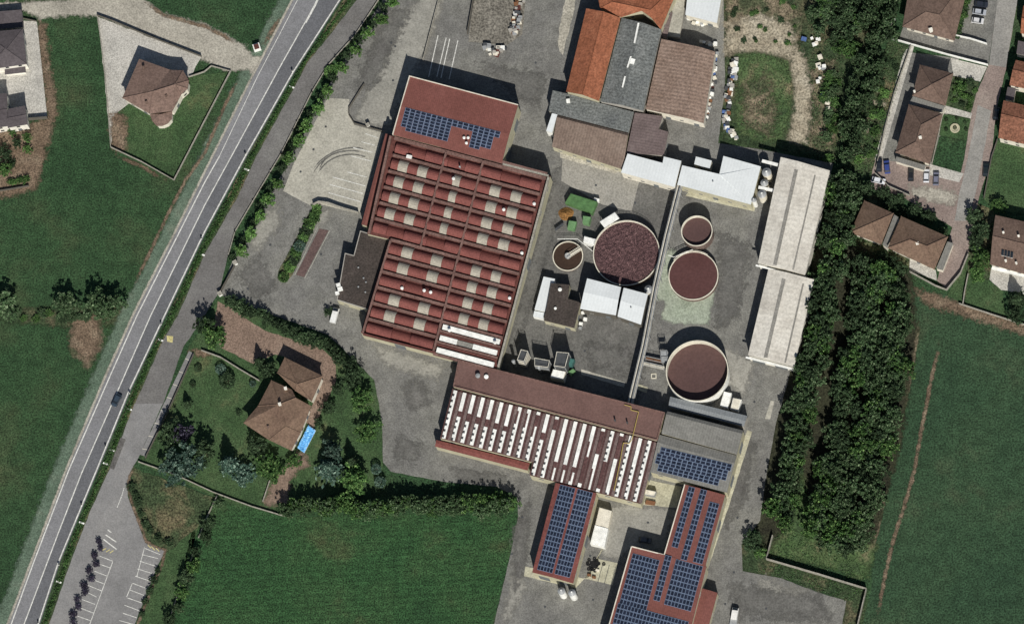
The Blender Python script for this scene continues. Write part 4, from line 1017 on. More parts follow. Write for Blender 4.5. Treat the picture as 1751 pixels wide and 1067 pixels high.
# long white halls by the wood
for nm, lb, q, sa, sb in (('long_hall', 'northern of the two long white roofed halls beside the trees', [(1335, 269), (1419, 292), (1376.5, 470), (1296, 450)], 0.36, 0.74),
                          ('long_hall', 'southern of the two long white roofed halls beside the trees', [(1314, 459.5), (1392, 478), (1358, 627), (1279, 607)], 0.38, 0.80)):
    z = 7.8 if 'northern' in lb else 7.5
    o, rf = gable(nm, lb, q, z, z + 0.8, 'NS', sa, roof='hall_roof', wall='wallwhite', cat='hall', eave=0.12, style=(6.0, 2.0, 1.4, [4.4], (4.0, 4.4)))
    W = PL(q, z)
    for t, wd, mt, zz in ((sa, 0.55, 'hall_strip', 0.84), (sb, 0.25, 'hall_strip', 0.38)):
        a = W[0].lerp(W[1], t).lerp(W[3].lerp(W[2], t), 0.08); b = W[0].lerp(W[1], t).lerp(W[3].lerp(W[2], t), 0.985)
        d = (b - a).normalized(); n2 = Vector((-d.y, d.x, 0)) * wd
        mb = MB(); mb.prism([a - n2, b - n2, b + n2, a + n2], z, z + zz); mb.build('ridge_vent', M[mt], o)
    a, b = W[3], W[2]; d = (b - a).normalized(); n2 = Vector((d.y, -d.x, 0))
    mb = MB(); mb.prism([a - d * 0.5 + n2 * 0.55, b + d * 0.4 + n2 * 0.55, b + d * 0.4 + n2 * 1.0, a - d * 0.5 + n2 * 1.0], z - 0.6, z - 0.2); mb.build('gutter', M['white'], o)

# ---- northern cluster: orange, grey, brown roofs
OZ = 8.6
gable('tiled_hall', 'long orange tiled hall with a lighter ridge and eastern slope', [(1002.5, 15), (1061, 31), (1024, 173), (968, 157)], OZ, OZ + 2.0, 'NS', 0.53, roof='tile', wall='cream', cat='building', eave=0.25, style=HOUSE)
gc, _ = gable('grey_workshop', 'weathered grey corrugated workshop beside the long orange roof', [(1063, 31), (1131, 51), (1100, 190), (1026, 174)], OZ - 1.2, OZ + 0.4, 'NS', 0.52, roof='corr_grey', wall='wallgrey', cat='workshop', eave=0.2, style=SHED)
for (a, b, wd) in (((1092, 40), (1085, 74), 3.0), ((1079, 97), (1073, 116), 2.6), ((1083, 101), (1080, 110), 8.0), ((1069, 131), (1064.5, 150), 2.6)):
    A, B = P(*a, OZ + 0.3), P(*b, OZ + 0.3); d = (B - A).normalized(); n2 = Vector((-d.y, d.x, 0)) * wd * PXM / 2
    mb = MB(); mb.prism([A - n2, B - n2, B + n2, A + n2], OZ - 0.4, OZ + 0.55); mb.build('skylight', M['white'], gc)
building('tiled_house', 'orange tiled roof with valleys at the top of the frame', [(1018, -30, OZ), (1165, -30, OZ), (1148, 8, OZ), (1130, 51, OZ), (1113, 30, OZ + 0.9), (1097, 19, OZ + 0.6), (1062, 30, OZ), (1026, 15, OZ)], faces=[[0, 8, 7], [7, 8, 9, 5, 6], [8, 0, 1, 9], [9, 1, 2, 3, 4], [9, 4, 5]], inner=[(1047, 4, OZ + 1.8), (1112, 18, OZ + 1.8)], roof='tile', wall='cream', style=HOUSE, cat='building', eave=0.25)
gable('brown_workshop', 'wide brown ribbed roof workshop with a darker eastern slope', [(1131, 67), (1223, 89), (1203, 211), (1104, 187)], 6.2, 7.4, 'NS', 0.72, roof='corr_brown', wall='offwhite', cat='workshop', eave=0.2, style=SHED)
flatb('lean_to', 'low mauve brown roof between the brown workshop and white range', [(1085.5, 193), (1133, 199), (1126, 221), (1143, 226), (1135, 266), (1071, 262)], 5.4, roof='corr_mauve', wall='wallgrey', cat='workshop', eave=0.1, style=SHED)
flatb('grey_shed', 'grey flat roof with a white hatch below the orange hall', [(945, 155), (968, 160), (1023, 176), (1084, 192), (1075, 227), (953, 196), (938, 190)], 5.6, roof='corr_grey', wall='wallgrey', cat='workshop', eave=0.1, style=SHED)
p = P(972, 174, 5.6); r = [o for o in col.objects if o.get('label', '').startswith('grey flat roof with')][0]
mb = MB(); mb.box((p.x, p.y, 5.5), 1.1, 1.1, 1.2, 0.1); mb.build('roof_hatch', M['white'], r)
gable('tan_workshop', 'tan ribbed roof workshop south of the grey flat roof', [(953.5, 197.5), (1075, 228.5), (1065, 290), (944, 251)], 5.2, 5.9, 'EW', 0.08, roof='corr_tan', wall='cream', cat='workshop', eave=0.1, style=SHED)
flatb('white_container', 'white narrow container against the tan workshop wall', [(944, 194), (953, 196), (944, 227), (934, 224)], 5.9, roof='white_roof', wall='white', cat='container', eave=0.02, style=None)
flatb('white_warehouse', 'white roofed warehouse at the top edge beside the pallets', [(1178, -30), (1238, -30), (1226, 40), (1172, 26)], 6.0, roof='white_roof', wall='offwhite', cat='warehouse', eave=0.1, style=SHED)
flatb('storage_bay', 'pale concrete yard roof between orange tiles and white warehouse', [(1150, 0), (1165, -30), (1178, -30), (1162, 65), (1141, 62)], 2.6, roof='concrete', wall='wallgrey', cat='shed', eave=0.05, style=None)
flatb('brick_bay', 'narrow mauve roof strip beside the orange tiled roof', [(1143, 20), (1150, 22), (1140, 66), (1131, 63)], 3.6, roof='corr_mauve', wall='wallgrey', cat='shed', eave=0.05, style=None)

# ---- houses
vh = building('villa', 'brown hip roofed villa in the garden beside the blue pool', [(464, 650, 6.2), (499, 666, 6.2), (506, 680, 7.6), (532, 694, 6.2), (514, 740, 6.2), (498, 770, 6.0), (460, 752, 6.0), (416, 723, 6.0), (441, 694, 6.1)],
    faces=[[0, 1, 2, 9], [2, 3, 4, 10, 9], [4, 5, 6, 10], [6, 7, 8, 9, 10], [8, 0, 9]], inner=[(478, 691, 8.9), (489, 729, 8.3)], roof='tile_tan', wall='offwhite', style=HOUSE, eave=0.9)[0]
chimney(vh, 479, 692, 8.9); chimney(vh, 489, 665, 6.6); chimney(vh, 459, 731, 6.8, 0.6, 0.9, 'tile_brown')
building('villa_wing', 'smaller brown hip roof wing north of the villa', [(474, 637, 5.6), (487, 611, 5.6), (552, 643, 5.6), (533, 686, 5.6), (505, 668, 6.0)], faces=[[0, 1, 5], [1, 2, 5], [2, 3, 5], [3, 4, 5], [4, 0, 5]], inner=[(508, 657, 7.8)], roof='tile_tan', wall='offwhite', style=HOUSE, eave=0.5)
nh = building('corner_house', 'pinkish brown roofed house with a round bay on the fenced corner plot', [(238, 101, 6.2), (291, 120, 6.2), (313, 121, 6.0), (323, 138, 6.0), (321, 152, 6.0), (310, 162, 6.0), (295, 190, 6.0), (256, 195, 6.0), (209, 168, 6.0)],
    faces=[[0, 1, 10, 9, 8], [1, 2, 10], [2, 3, 10], [3, 4, 10], [4, 5, 10], [5, 6, 7, 9, 10], [7, 8, 9]], inner=[(261, 157, 8.5), (299, 145, 8.5)], roof='tile_pink', wall='offwhite', style=HOUSE, eave=0.5)[0]
mb = MB(); bay = [(256, 196, 4.2), (295, 191, 4.2), (294, 204, 4.2), (287, 212, 4.2), (278, 216, 4.2), (268, 216, 4.2), (260, 207, 4.2)]
BP = PL(bay); ap = P(274, 196, 5.6)
for i in range(len(BP)): mb.poly([BP[(i+1) % len(BP)], BP[i], ap])
mb.build('bay_roof', M['tile_pink'], nh)
mb = MB(); mb.prism(inset(ccw(BP), 0.4), 0.02, 4.15); mb.build('bay_wall', M['offwhite'], nh)
for x, y in ((246, 117), (251, 177), (285, 166)): chimney(nh, x, y, 6.9, 0.6, 1.0, 'tile_brown')
flatb('low_block', 'low dark slate roofed block at the top left corner', [(-50, 24), (37, 17), (40, 47), (-50, 54)], 3.2, roof='slate', wall='wallgrey', cat='house', eave=0.2, style=None)
hip('slate_house', 'dark slate hip roofed house at the left edge', [(-28, 56), (39, 50), (46, 110), (-24, 120)], 6.4, (9, 84), (11, 85), 8.0, roof='slate', wall='wallwhite', eave=0.4)
flatb('porch', 'small grey flat porch roof below the slate hip roof', [(8, 117), (43, 110.5), (44, 124), (8, 128)], 3.0, roof='slate', wall='wallwhite', cat='porch', eave=0.3, style=None)
gable('slate_building', 'plain dark slate roofed building above the shrubs at the left edge', [(-60, 165), (12, 160), (13, 216), (-60, 228)], 6.4, 6.8, 'EW', 0.5, roof='slate', wall='wallwhite', cat='house', eave=0.3)
gable('slate_annex', 'lower slate roofed annex east of the plain slate building', [(13, 187), (43, 181), (47, 213), (13, 219)], 6.3, 6.6, 'EW', 0.5, roof='slate', wall='wallwhite', cat='house', eave=0.3)
# right hand side
r1 = hip('hip_house', 'brown hip roofed house at the top right beside the parked cars', [(1560, -50), (1662, -50), (1632, 70), (1543, 46)], 6.2, (1583, 21), (1607, 26), 9.0, roof='tile_brown', wall='offwhite', eave=0.95)[0]
chimney(r1, 1592, 53, 7.0, 0.9)
r2 = hip('hip_house', 'square brown hip roofed house north of the linked pair by the street', [(1573, 111), (1630, 126), (1617, 181), (1560, 164)], 6.2, (1593, 145), None, 9.2, roof='tile_brown', wall='offwhite', eave=0.95)[0]
chimney(r2, 1564, 158, 6.6, 0.5)
flatb('link_block', 'grey flat link between the two brown hip roofed street houses', [(1561, 165), (1616, 182), (1611, 193), (1554, 178)], 4.4, roof='grey_roof', wall='offwhite', cat='house', eave=0.1, style=None)
r3 = hip('hip_house', 'long brown hip roofed house beside the small round garden bed', [(1554, 179), (1612, 195), (1590, 281), (1531, 261)], 6.2, (1575, 214), (1566, 243), 9.2, axis='NS', roof='tile_brown', wall='offwhite', eave=0.95)[0]
chimney(r3, 1574, 237, 8.2, 0.7)
flatb('terrace', 'grey flat terrace at the south end of the long hip roofed house', [(1533, 268), (1583, 283), (1580, 291), (1531, 276)], 3.2, roof='grey_roof', wall='offwhite', cat='terrace', eave=0.1, style=None)
hip('hip_house', 'brown square hip roofed house next to the wood', [(1478, 343), (1528, 365), (1507, 418), (1454, 398)], 6.2, (1490, 382), None, 9.2, roof='tile_tan', wall='offwhite', eave=0.95)
flatb('link_block', 'grey flat link between the two brown hip roofs by the wood', [(1529, 367), (1537, 372), (1517, 424), (1509, 418)], 4.6, roof='grey_roof', wall='offwhite', cat='house', eave=0.1, style=None)
r4 = hip('hip_house', 'brown hip roofed house at the bend in the street', [(1541, 370), (1621, 405), (1598, 461), (1518, 424)], 6.2, (1556, 410), (1585, 421), 9.2, roof='tile_tan', wall='offwhite', eave=0.95)[0]
chimney(r4, 1569, 418, 8.0, 0.7)
flatb('terrace', 'grey flat terrace on the street side of the bend house', [(1620, 413), (1630, 416), (1612, 462), (1601, 459)], 3.4, roof='grey_roof', wall='offwhite', cat='terrace', eave=0.1, style=None)
r5, _ = gable('gabled_house', 'grey and brown gabled house at the right edge with roof windows', [(1702, 368), (1800, 390), (1792, 480), (1693, 452)], 6.2, 8.2, 'EW', 0.46, roof='tile_brown', wall='offwhite', eave=0.35)
chimney(r5, 1716, 399, 7.4, 0.5); chimney(r5, 1742, 405, 7.6, 0.5); chimney(r5, 1720, 447, 6.9, 0.5); chimney(r5, 1738, 451, 6.9, 0.5)
for k in range(4):
    q = [(1713 + k * 5.2 + a, 427 + k * 1.3 + b) for a, b in ((0, 0), (4.2, 1), (3.4, 11), (-0.8, 10))]
    W = [P(x, y, 7.35 - (y - 432 - (x - 1720) * 0.25) * 0.035) for x, y in q]
    mb = MB(); mb.poly([p + Vector((0, 0, 0.34)) for p in W][::-1]); 
    for a in range(4): mb.poly([W[a] + Vector((0, 0, -0.3)), W[(a+1) % 4] + Vector((0, 0, -0.3)), W[(a+1) % 4] + Vector((0, 0, 0.34)), W[a] + Vector((0, 0, 0.34))], 1)
    mb.build('roof_window', [M['glass'], M['white']], r5)
A, B = P(1697, 456, 3.2), P(1800, 481, 3.2); d = (B - A).normalized(); n2 = Vector((d.y, -d.x, 0))
mb = MB(); mb.prism([A, B, B + n2 * 0.9, A + n2 * 0.9], 2.9, 3.9); mb.build('balcony', M['white'], r5)
# terrace houses on the right edge
gable('row_house', 'topmost orange roofed house at the right edge', [(1750, 10), (1810, 22), (1800, 70), (1745, 57)], 6.2, 7.6, 'EW', 0.5, roof='tile', wall='offwhite', eave=0.3)
flatb('garage', 'grey flat garage roof between orange roofs on the right edge', [(1741, 70), (1800, 83), (1797, 105), (1738, 92)], 4.0, roof='slate', wall='offwhite', cat='garage', eave=0.1, style=None)
gable('row_house', 'brown and orange gabled row house above the white awning', [(1737, 103), (1800, 118), (1790, 160), (1726, 146)], 6.2, 7.8, 'EW', 0.45, roof='tile_rust', wall='offwhite', eave=0.3)
flatb('garage', 'small grey flat roof with white awning between the row houses', [(1723, 149), (1737, 152), (1733, 173), (1719, 170)], 3.4, roof='slate', wall='offwhite', cat='garage', eave=0.1, style=None)
gable('row_house', 'wide rust tiled row house above the lawn on the right edge', [(1716, 172), (1800, 192), (1790, 256), (1707, 236)], 6.0, 7.6, 'EW', 0.4, roof='tile_rust', wall='offwhite', eave=0.3)

# ---------------------------------------------------------------- tanks, pipe bridge, plant
def tank(label, cx, cy, rpx, h, depth, liquid, wallm='tankdark', wt=0.22):
    c = P(cx, cy, h); r = rpx * PXM
    t = thing('round_tank', label, 'tank', (c.x, c.y, 0.1))
    mb = MB(); mb.lathe((c.x, c.y, 0), [(r, 0.02), (r, h - 0.2)], 96)
    mb.build('tank_wall', M[wallm], t, False)
    mb = MB(); mb.lathe((c.x, c.y, 0), [(r - 0.01, h - 0.22), (r + 0.06, h - 0.2), (r + 0.06, h), (r - wt, h), (r - wt, h - depth - 0.6)], 96)
    mb.build('rim', M['tankwall'], t)
    mb = MB(); mb.lathe((c.x, c.y, 0), [(r - wt + 0.02, h - depth), (r * 0.5, h - depth + 0.002), (0.001, h - depth)], 64)
    mb.build('liquid', M[liquid], t)
    return t, c, r
def rail(root, pts, hz=1.0, mat='metal', name='railing'):
    mb = MB()
    for a, b in zip(pts, pts[1:]):
        mb.tube(a + Vector((0, 0, hz)), b + Vector((0, 0, hz)), 0.06, 5)
        mb.tube(a + Vector((0, 0, hz * 0.5)), b + Vector((0, 0, hz * 0.5)), 0.04, 5)
        k = max(1, int((b - a).length / 2.0))
        for i in range(k + 1):
            p = a.lerp(b, i / k); mb.tube(p, p + Vector((0, 0, hz)), 0.04, 5)
    return mb.build(name, M[mat], root)
t1, c1, ra = tank('widest round tank, full of clotted purple brown scum', 1071, 433, 57, 3.4, 0.45, 'scum')
# lumpy scum surface
mb = MB(); rr = random.Random(3); n = 34
def sc_h(x, y): return 0.10 * math.sin(x * 2.1 + 1.3 * math.sin(y * 1.7)) * math.cos(y * 2.3 + x * 0.6) + rr.uniform(-0.06, 0.06)
gr = {}
R0 = ra - 0.5
for i in range(-n, n + 1):
    for j in range(-n, n + 1):
        x, y = i * R0 / n, j * R0 / n
        if math.hypot(x, y) < R0 * 0.985: gr[i, j] = Vector((c1.x + x, c1.y + y, 3.4 - 0.33 + sc_h(x, y)))
for (i, j) in gr:
    q = [(i, j), (i + 1, j), (i + 1, j + 1), (i, j + 1)]
    if all(k in gr for k in q): mb.poly([gr[k] for k in q])
mb.build('scum_layer', M['scum'], t1)
def ring_pts(c, r, z, a0, a1, n): return [Vector((c.x + r * math.cos(R(a0 + (a1 - a0) * i / n)), c.y + r * math.sin(R(a0 + (a1 - a0) * i / n)), z)) for i in range(n + 1)]
rail(t1, ring_pts(c1, ra - 0.1, 3.4, 20, 165, 24), 1.0, 'offwhite')
t2, c2, rb = tank('small dark brown settling tank with a scraper bridge', 971, 438, 26, 1.2, 0.35, 'sludge_dark')
mb = MB(); a, b = P(994, 424, 1.7), P(969, 440, 1.7); d = (b - a).normalized(); n2 = Vector((-d.y, d.x, 0))
for s in (-0.55, 0.55): mb.tube(a + n2 * s, b + n2 * s, 0.09, 6); mb.tube(a + n2 * s + Vector((0, 0, .9)), b + n2 * s + Vector((0, 0, .9)), 0.06, 6)
mb.prism([a - n2 * .22, b - n2 * .22, b + n2 * .22, a + n2 * .22], 1.55, 1.66)
mb.build('scraper_bridge', M['offwhite'], t2)
mb = MB(); mb.lathe((c2.x, c2.y, 0.8), [(0.9, 0), (0.9, 1.1), (0.01, 1.1)], 16); mb.build('centre_column', M['metal'], t2)
rail(t2, PL([(954, 410), (988, 410), (1014, 431)], 1.5), 1.0, 'white')
t3, c3, rc = tank('tall round tank with brown liquid nearest the white workshop', 1191.5, 395, 26.7, 5.8, 1.5, 'sludge')
t4, c4, rd = tank('low round tank brimming with red brown liquid', 1185.7, 471.5, 42.5, 2.6, 0.22, 'sludge_red')
rail(t4, ring_pts(c4, rd + 0.1, 2.6, 55, 140, 14), 1.0, 'offwhite')
rail(t4, PL([(1143, 438), (1153, 441), (1185, 428)], 2.6), 1.0, 'white')
t5, c5, re_ = tank('tall white walled round tank beside the blue grey shed', 1192, 634, 53, 6.0, 3.3, 'sludge', 'white')
# stair tower of the tall tank
sx = thing('stair_tower', 'grey metal stair tower against the tall white walled tank', 'stairs', P(1139, 616, 0.1))
mb = MB()
for k in range(6):
    for dx, dy in ((-1, -1.4), (1, -1.4), (1, 1.4), (-1, 1.4)):
        c = sx.location
        mb.tube((c.x + dx, c.y + dy, k), (c.x + dx, c.y + dy, k + 1.0), 0.09, 5)
    mb.box((sx.location.x, sx.location.y + (0.7 if k % 2 else -0.7), k + 0.9), 2.0, 1.4, 0.08)
mb.build('frame', M['metal'], sx)
rail(sx, [Vector((sx.location.x + a, sx.location.y + b, 6.0)) for a, b in ((-1, -1.4), (1, -1.4), (1, 1.4), (-1, 1.4), (-1, -1.4))], 1.0, 'metal')
for lb, q, z, mt in (('brown covered pipe trough north of the grey walkway', [(1105, 610), (1134, 616), (1133, 621), (1104, 615)], 2.2, 'rust'), ('grey access walkway leading to the tall white tank', [(1101, 619), (1136, 627), (1135, 632), (1100, 624)], 2.0, 'offwhite')):
    o = thing('walkway', lb, 'walkway', P(q[0][0], q[0][1], 0.1)); W = PL(q, z)
    mb = MB(); mb.prism(W, z - 0.25, z, bottom=True); mb.build('deck', M[mt], o)
    mb = MB()
    for p in W: mb.tube((p.x, p.y, 0.05), (p.x, p.y, z - 0.2), 0.1, 6)
    mb.build('legs', M['metal'], o)
    rail(o, [W[0], W[1]], 0.9); rail(o, [W[3], W[2]], 0.9)

# pipe bridge
pb = thing('pipe_bridge', 'long elevated grey pipe bridge crossing the yard between the tanks', 'pipe bridge', P(1120, 500, 0.1))
PZ = 5.6
line = [(1163, 316), (1141, 402), (1121, 490), (1102, 590), (1077, 694)]
W = PL(line, PZ)
def side(pts, o):
    out = []
    for i, p in enumerate(pts):
        d = (pts[min(i+1, len(pts)-1)] - pts[max(i-1, 0)]); d.z = 0; d.normalize(); out.append(p + Vector((-d.y, d.x, 0)) * o)
    return out
for o, r, dz, mt in ((-0.85, 0.13, 0, 'metal'), (0.85, 0.13, 0, 'metal'), (-0.5, 0.16, 0.25, 'offwhite'), (-0.1, 0.14, 0.25, 'metal_dark'), (0.25, 0.18, 0.28, 'metal'), (0.6, 0.1, 0.22, 'offwhite')):
    q = side(W, o); mb = MB()
    for a, b in zip(q, q[1:]): mb.tube(a + Vector((0, 0, dz)), b + Vector((0, 0, dz)), r, 8)
    mb.build('pipe' if dz else 'edge_beam', M[mt], pb)
mb = MB()
L, Rr = side(W, -0.85), side(W, 0.85)
for i in range(len(W) - 1):
    k = int((W[i+1] - W[i]).length / 1.1)
    for j in range(k):
        a, b = L[i].lerp(L[i+1], j / k), Rr[i].lerp(Rr[i+1], j / k); mb.tube(a, b, 0.06, 5)
mb.build('cross_bars', M['metal'], pb)
mb = MB()
for i in range(len(W) - 1):
    mb.poly([L[i] + Vector((0, 0, -.12)), L[i+1] + Vector((0, 0, -.12)), Rr[i+1] + Vector((0, 0, -.12)), Rr[i] + Vector((0, 0, -.12))])
    mb.poly([L[i] + Vector((0, 0, -.2)), Rr[i] + Vector((0, 0, -.2)), Rr[i+1] + Vector((0, 0, -.2)), L[i+1] + Vector((0, 0, -.2))])
mb.build('deck', M['metal_dark'], pb)
for i in range(len(W) - 1):
    k = 3
    for j in range(k):
        mb = MB()
        for S in (L, Rr):
            p = S[i].lerp(S[i+1], (j + 0.5) / k); mb.tube((p.x, p.y, 0.05), (p.x, p.y, PZ), 0.11, 6)
        mb.build('support', M['metal'], pb)
yp = thing('yellow_pipe', 'thin yellow gas pipe running over the brown roof', 'pipe', P(1085, 720, BZ))
mb = MB(); q = PL([(1068, 692), (1079, 695), (1079, 701), (1092, 704), (1090, 712), (1081, 750)], BZ + 0.5) + PL([(1076, 758), (1066, 757), (1060, 790), (1050, 838)], FZ + 0.4)
for a, b in zip(q, q[1:]): mb.tube(a, b, 0.13, 6)
mb.build('pipe', M['yellow'], yp)

# silos by the white workshop
def silo(label, px, py, rpx, h, mat='offwhite', group=None, cone=0.7):
    c = P(px, py, h); r = rpx * PXM
    o = thing('silo', label, 'silo', (c.x, c.y, 0.1), group)
    mb = MB(); mb.lathe((c.x, c.y, 0), [(r, 0.05), (r, h), (r + 0.06, h), (r + 0.06, h + 0.12)], 24); mb.build('shell', M[mat], o)
    mb = MB(); mb.lathe((c.x, c.y, h + 0.12), [(r + 0.06, 0), (r * 0.3, cone), (0.01, cone)], 24); mb.build('roof', M['metal'], o)
    mb = MB(); mb.lathe((c.x, c.y, h + cone), [(r * 0.22, 0), (r * 0.22, 0.35), (0.01, 0.35)], 12); mb.build('hatch', M['white'], o)
    return o
silo('northernmost of three round silos beside the white workshop', 1311, 295, 7.6, 7.0)
silo('middle and smallest of three round silos beside the white workshop', 1307, 313, 6.3, 6.5)
silo('southernmost of three round silos beside the white workshop', 1303, 332, 7.2, 6.5)
silo('small white silo at the corner of the white workshop', 1289, 342, 4.2, 6.5, 'white')
silo('western of the white twin silos below the solar hall', 960, 1010, 6.2, 6.5, 'white')
silo('eastern of the white twin silos below the solar hall', 978, 1013, 6.2, 6.5, 'white')
silo('grey silo in the corner between white shed and pipe bridge', 1109, 495, 7.0, 5.0)
for lb, a, b, z in (('northern white conveyor linking silos and long hall', (1303, 275), (1330, 282), 7.0), ('southern white conveyor linking silos and long hall', (1297, 320), (1328, 327), 6.6)):
    o = thing('conveyor', lb, 'conveyor', P(*a, 0.1)); A, B = P(*a, z), P(*b, z); d = (B - A).normalized(); n2 = Vector((-d.y, d.x, 0)) * 0.45
    mb = MB(); mb.prism([A - n2, B - n2, B + n2, A + n2], z - 0.6, z, bottom=True); mb.build('trough', M['white'], o)
    mb = MB()
    for t in (0.15, 0.85):
        p = A.lerp(B, t); mb.tube((p.x, p.y, 0.05), (p.x, p.y, z - 0.5), 0.12, 6)
    mb.build('support', M['metal'], o)

# plant in the yard south of the tanks
def crate(name, label, cat, q, z, mat, z0=0.1, group=None, trim=None, legs=False):
    W = ccw(PL(q, z)); c = sum(W, Vector()) / len(W)
    o = thing(name, label, cat, (c.x, c.y, z0), group)
    mb = MB(); zb = z0 if not legs else z - 0.5
    mb.prism(W, zb, z, bottom=True); mb.build('body', M[mat], o)
    Wi = inset(W, 0.12); mb = MB(); mb.prism(Wi, z + 0.005, z + 0.1); mb.build('lid', M[trim or mat], o)
    if legs:
        for p in inset(W, 0.2):
            mb = MB(); mb.tube((p.x, p.y, z0), (p.x, p.y, zb + 0.02), 0.09, 6); mb.build('leg', M['metal'], o)
    return o
def plant_tower(label, q, z, levels, mat):
    W = ccw(PL(q, z)); c = sum(W, Vector()) / len(W)
    o = thing('process_tower', label, 'machine', (c.x, c.y, 0.1))
    mb = MB()
    for p in inset(W, 0.15): mb.tube((p.x, p.y, 0.1), (p.x, p.y, z + 1.0), 0.12, 6)
    mb.build('frame', M['metal'], o)
    for k in range(levels):
        mb = MB(); mb.prism(inset(W, 0.1), z * (k + 1) / levels - 0.15, z * (k + 1) / levels, bottom=True); mb.build('platform', M['metal_dark'], o)
    mb = MB(); mb.prism([c + (p - c) * 0.9 for p in W], 0.3, z - 0.4); mb.build('drum', M[mat], o)
    rail(o, [p for p in inset(W, 0.15)] + [inset(W, 0.15)[0]], 1.0, 'offwhite')
    return o
plant_tower('pale filter tower with a dark top against the red hall', [(891, 598), (904, 601), (897, 620), (884, 617)], 7.6, 3, 'offwhite')
plant_tower('grey open filter platform between the two pale machines', [(914, 612), (941, 617), (938, 630), (914, 627)], 6.6, 2, 'metal')
plant_tower('tall dark framed machine beside the cream container', [(952, 602), (974, 604), (967, 630), (947, 627)], 8.4, 3, 'metal_dark')
crate('container', 'cream process container south of the dark framed machine', 'container', [(946, 631), (967, 635), (963, 649), (941, 645)], 5.0, 'offwhite', trim='white')
for k, (lb, px, py) in enumerate((('thin pale exhaust pipe below the pale filter tower', 882, 626), ('thin pale exhaust pipe below the grey filter platform', 925, 636))):
    o = thing('exhaust_pipe', lb, 'pipe', P(px, py, 0.1)); mb = MB()
    c = o.location; mb.tube((c.x, c.y, 0.1), (c.x, c.y, 6.5), 0.45, 12); mb.build('pipe', M['metal'], o)
    mb = MB(); mb.tube((c.x, c.y, 6.5), (c.x, c.y, 6.8), 0.6, 12, r2=0.2); mb.build('cap', M['metal'], o)
for lb, q, z, mt in (('upper teal hopper beside the cream container', [(974, 612), (982, 614), (978, 626), (972, 624)], 3.4, 'teal'), ('lower pale green skip beside the cream container', [(970, 636), (980, 630), (984, 634), (976, 642)], 1.6, 'green_light')):
    crate('hopper', lb, 'hopper', q, z, mt)
for i, (px, py, s) in enumerate(((997, 534, 5), (1001, 545, 6), (993.5, 553, 6), (992.5, 560, 5))):
    crate('white_bin', ['white bin at the corner of the white shed', 'eastern white bin of the pair by the workshop', 'western white bin of the pair by the workshop', 'grey lidded bin south of the white pair'][i], 'bin', [(px - s/2, py - s/2), (px + s/2, py - s/2 + 1), (px + s/2 - 1, py + s/2), (px - s/2 - 1, py + s/2 - 1)], 1.5, 'white' if i < 3 else 'metal')
# green sludge press and skips
crate('green_press', 'large green roofed sludge press west of the widest tank', 'machine', [(976, 331), (1021, 345), (1012, 366), (1006, 362), (966, 347)], 3.0, 'green_paint')
o = thing('sludge_heap', 'heap of brown sludge beside the green press', 'heap', P(968, 366, 0.1))
mb = MB(); c = o.location; rr = random.Random(5)
rings = [[(c.x + 2.4 * f * math.cos(a) * (1 + .1 * math.sin(3 * a)), c.y + 2.2 * f * math.sin(a), 0.1 + 1.3 * (1 - f) + rr.uniform(0, 0.12) * (f < 1)) for a in [2 * math.pi * k / 20 for k in range(20)]] for f in (1, 0.8, 0.6, 0.4, 0.2, 0.03)]
for A, B in zip(rings, rings[1:]):
    for k in range(20): mb.poly([A[k], A[(k+1) % 20], B[(k+1) % 20], B[k]])
mb.build('heap', M['brown_pile'], o)
crate('green_skip', 'western pale green skip below the green press', 'skip', [(973, 377), (986, 379), (982, 394), (970, 391)], 2.2, 'green_light')
crate('green_skip', 'eastern pale green skip below the green press', 'skip', [(997, 369), (1010, 371), (1007, 383), (996, 381)], 3.2, 'green_light')
crate('canopy', 'white tilted canopy on legs at the rim of the widest tank', 'canopy', [(1025.5, 379), (1051, 363), (1059, 373), (1034, 390)], 4.2, 'white', legs=True)
crate('pump_house', 'small white roofed pump house between two tanks', 'pump house', [(999, 404), (1019, 409), (1017, 420), (997.5, 414)], 3.6, 'white')
crate('white_cabinet', 'small white cabinet at the corner of the green press', 'cabinet', [(1016, 338), (1025, 340), (1024, 345), (1016, 343)], 1.8, 'white')
crate('pipe_trough', 'slim dark rack of pipes west of the pale green skips', 'rack', [(948, 391), (962, 381), (964, 384), (950, 395)], 1.6, 'metal_dark', legs=True)
# containers next to the tall tank
crate('container', 'plain white shipping container beside the tall white tank', 'container', [(1238, 669), (1251, 672), (1244, 698), (1231, 694)], 3.0, 'white')
crate('container', 'shorter white container with grey vents beside the tall tank', 'container', [(1253.5, 680), (1268, 683), (1262, 703), (1249, 699)], 3.0, 'white', trim='offwhite')
# canopy trailer and clutter near the solar halls
crate('tent', 'northern half of the pale fabric tent beside the solar hall', 'tent', [(1025, 867), (1046, 873), (1040, 902), (1018, 896)], 3.4, 'offwhite')
crate('tent', 'southern half of the pale fabric tent beside the solar hall', 'tent', [(1017.5, 897), (1040, 903), (1033.5, 935), (1009, 929)], 3.4, 'white')
crate('chiller', 'grey cooling unit in the small cream yard by the striped hall', 'machine', [(1103, 836), (1122, 840), (1119, 848), (1102, 845)], 2.4, 'metal', trim='offwhite')
crate('rusty_bin', 'rusty brown bin below the grey cooling unit', 'bin', [(1105, 854), (1121, 857), (1119, 863), (1103, 861)], 1.0, 'rust')
o = thing('tyre_heap', 'heap of black tyres on the cream apron by the solar hall', 'tyres', P(1016, 964, 0.1))
rr = random.Random(9)
tm = MB(); tm.lathe((0, 0, 0), [(0.25, 0), (0.5, 0.02), (0.55, 0.14), (0.5, 0.26), (0.25, 0.28), (0.25, 0)], 12); tme = tm.mesh('tyre', M['black'])
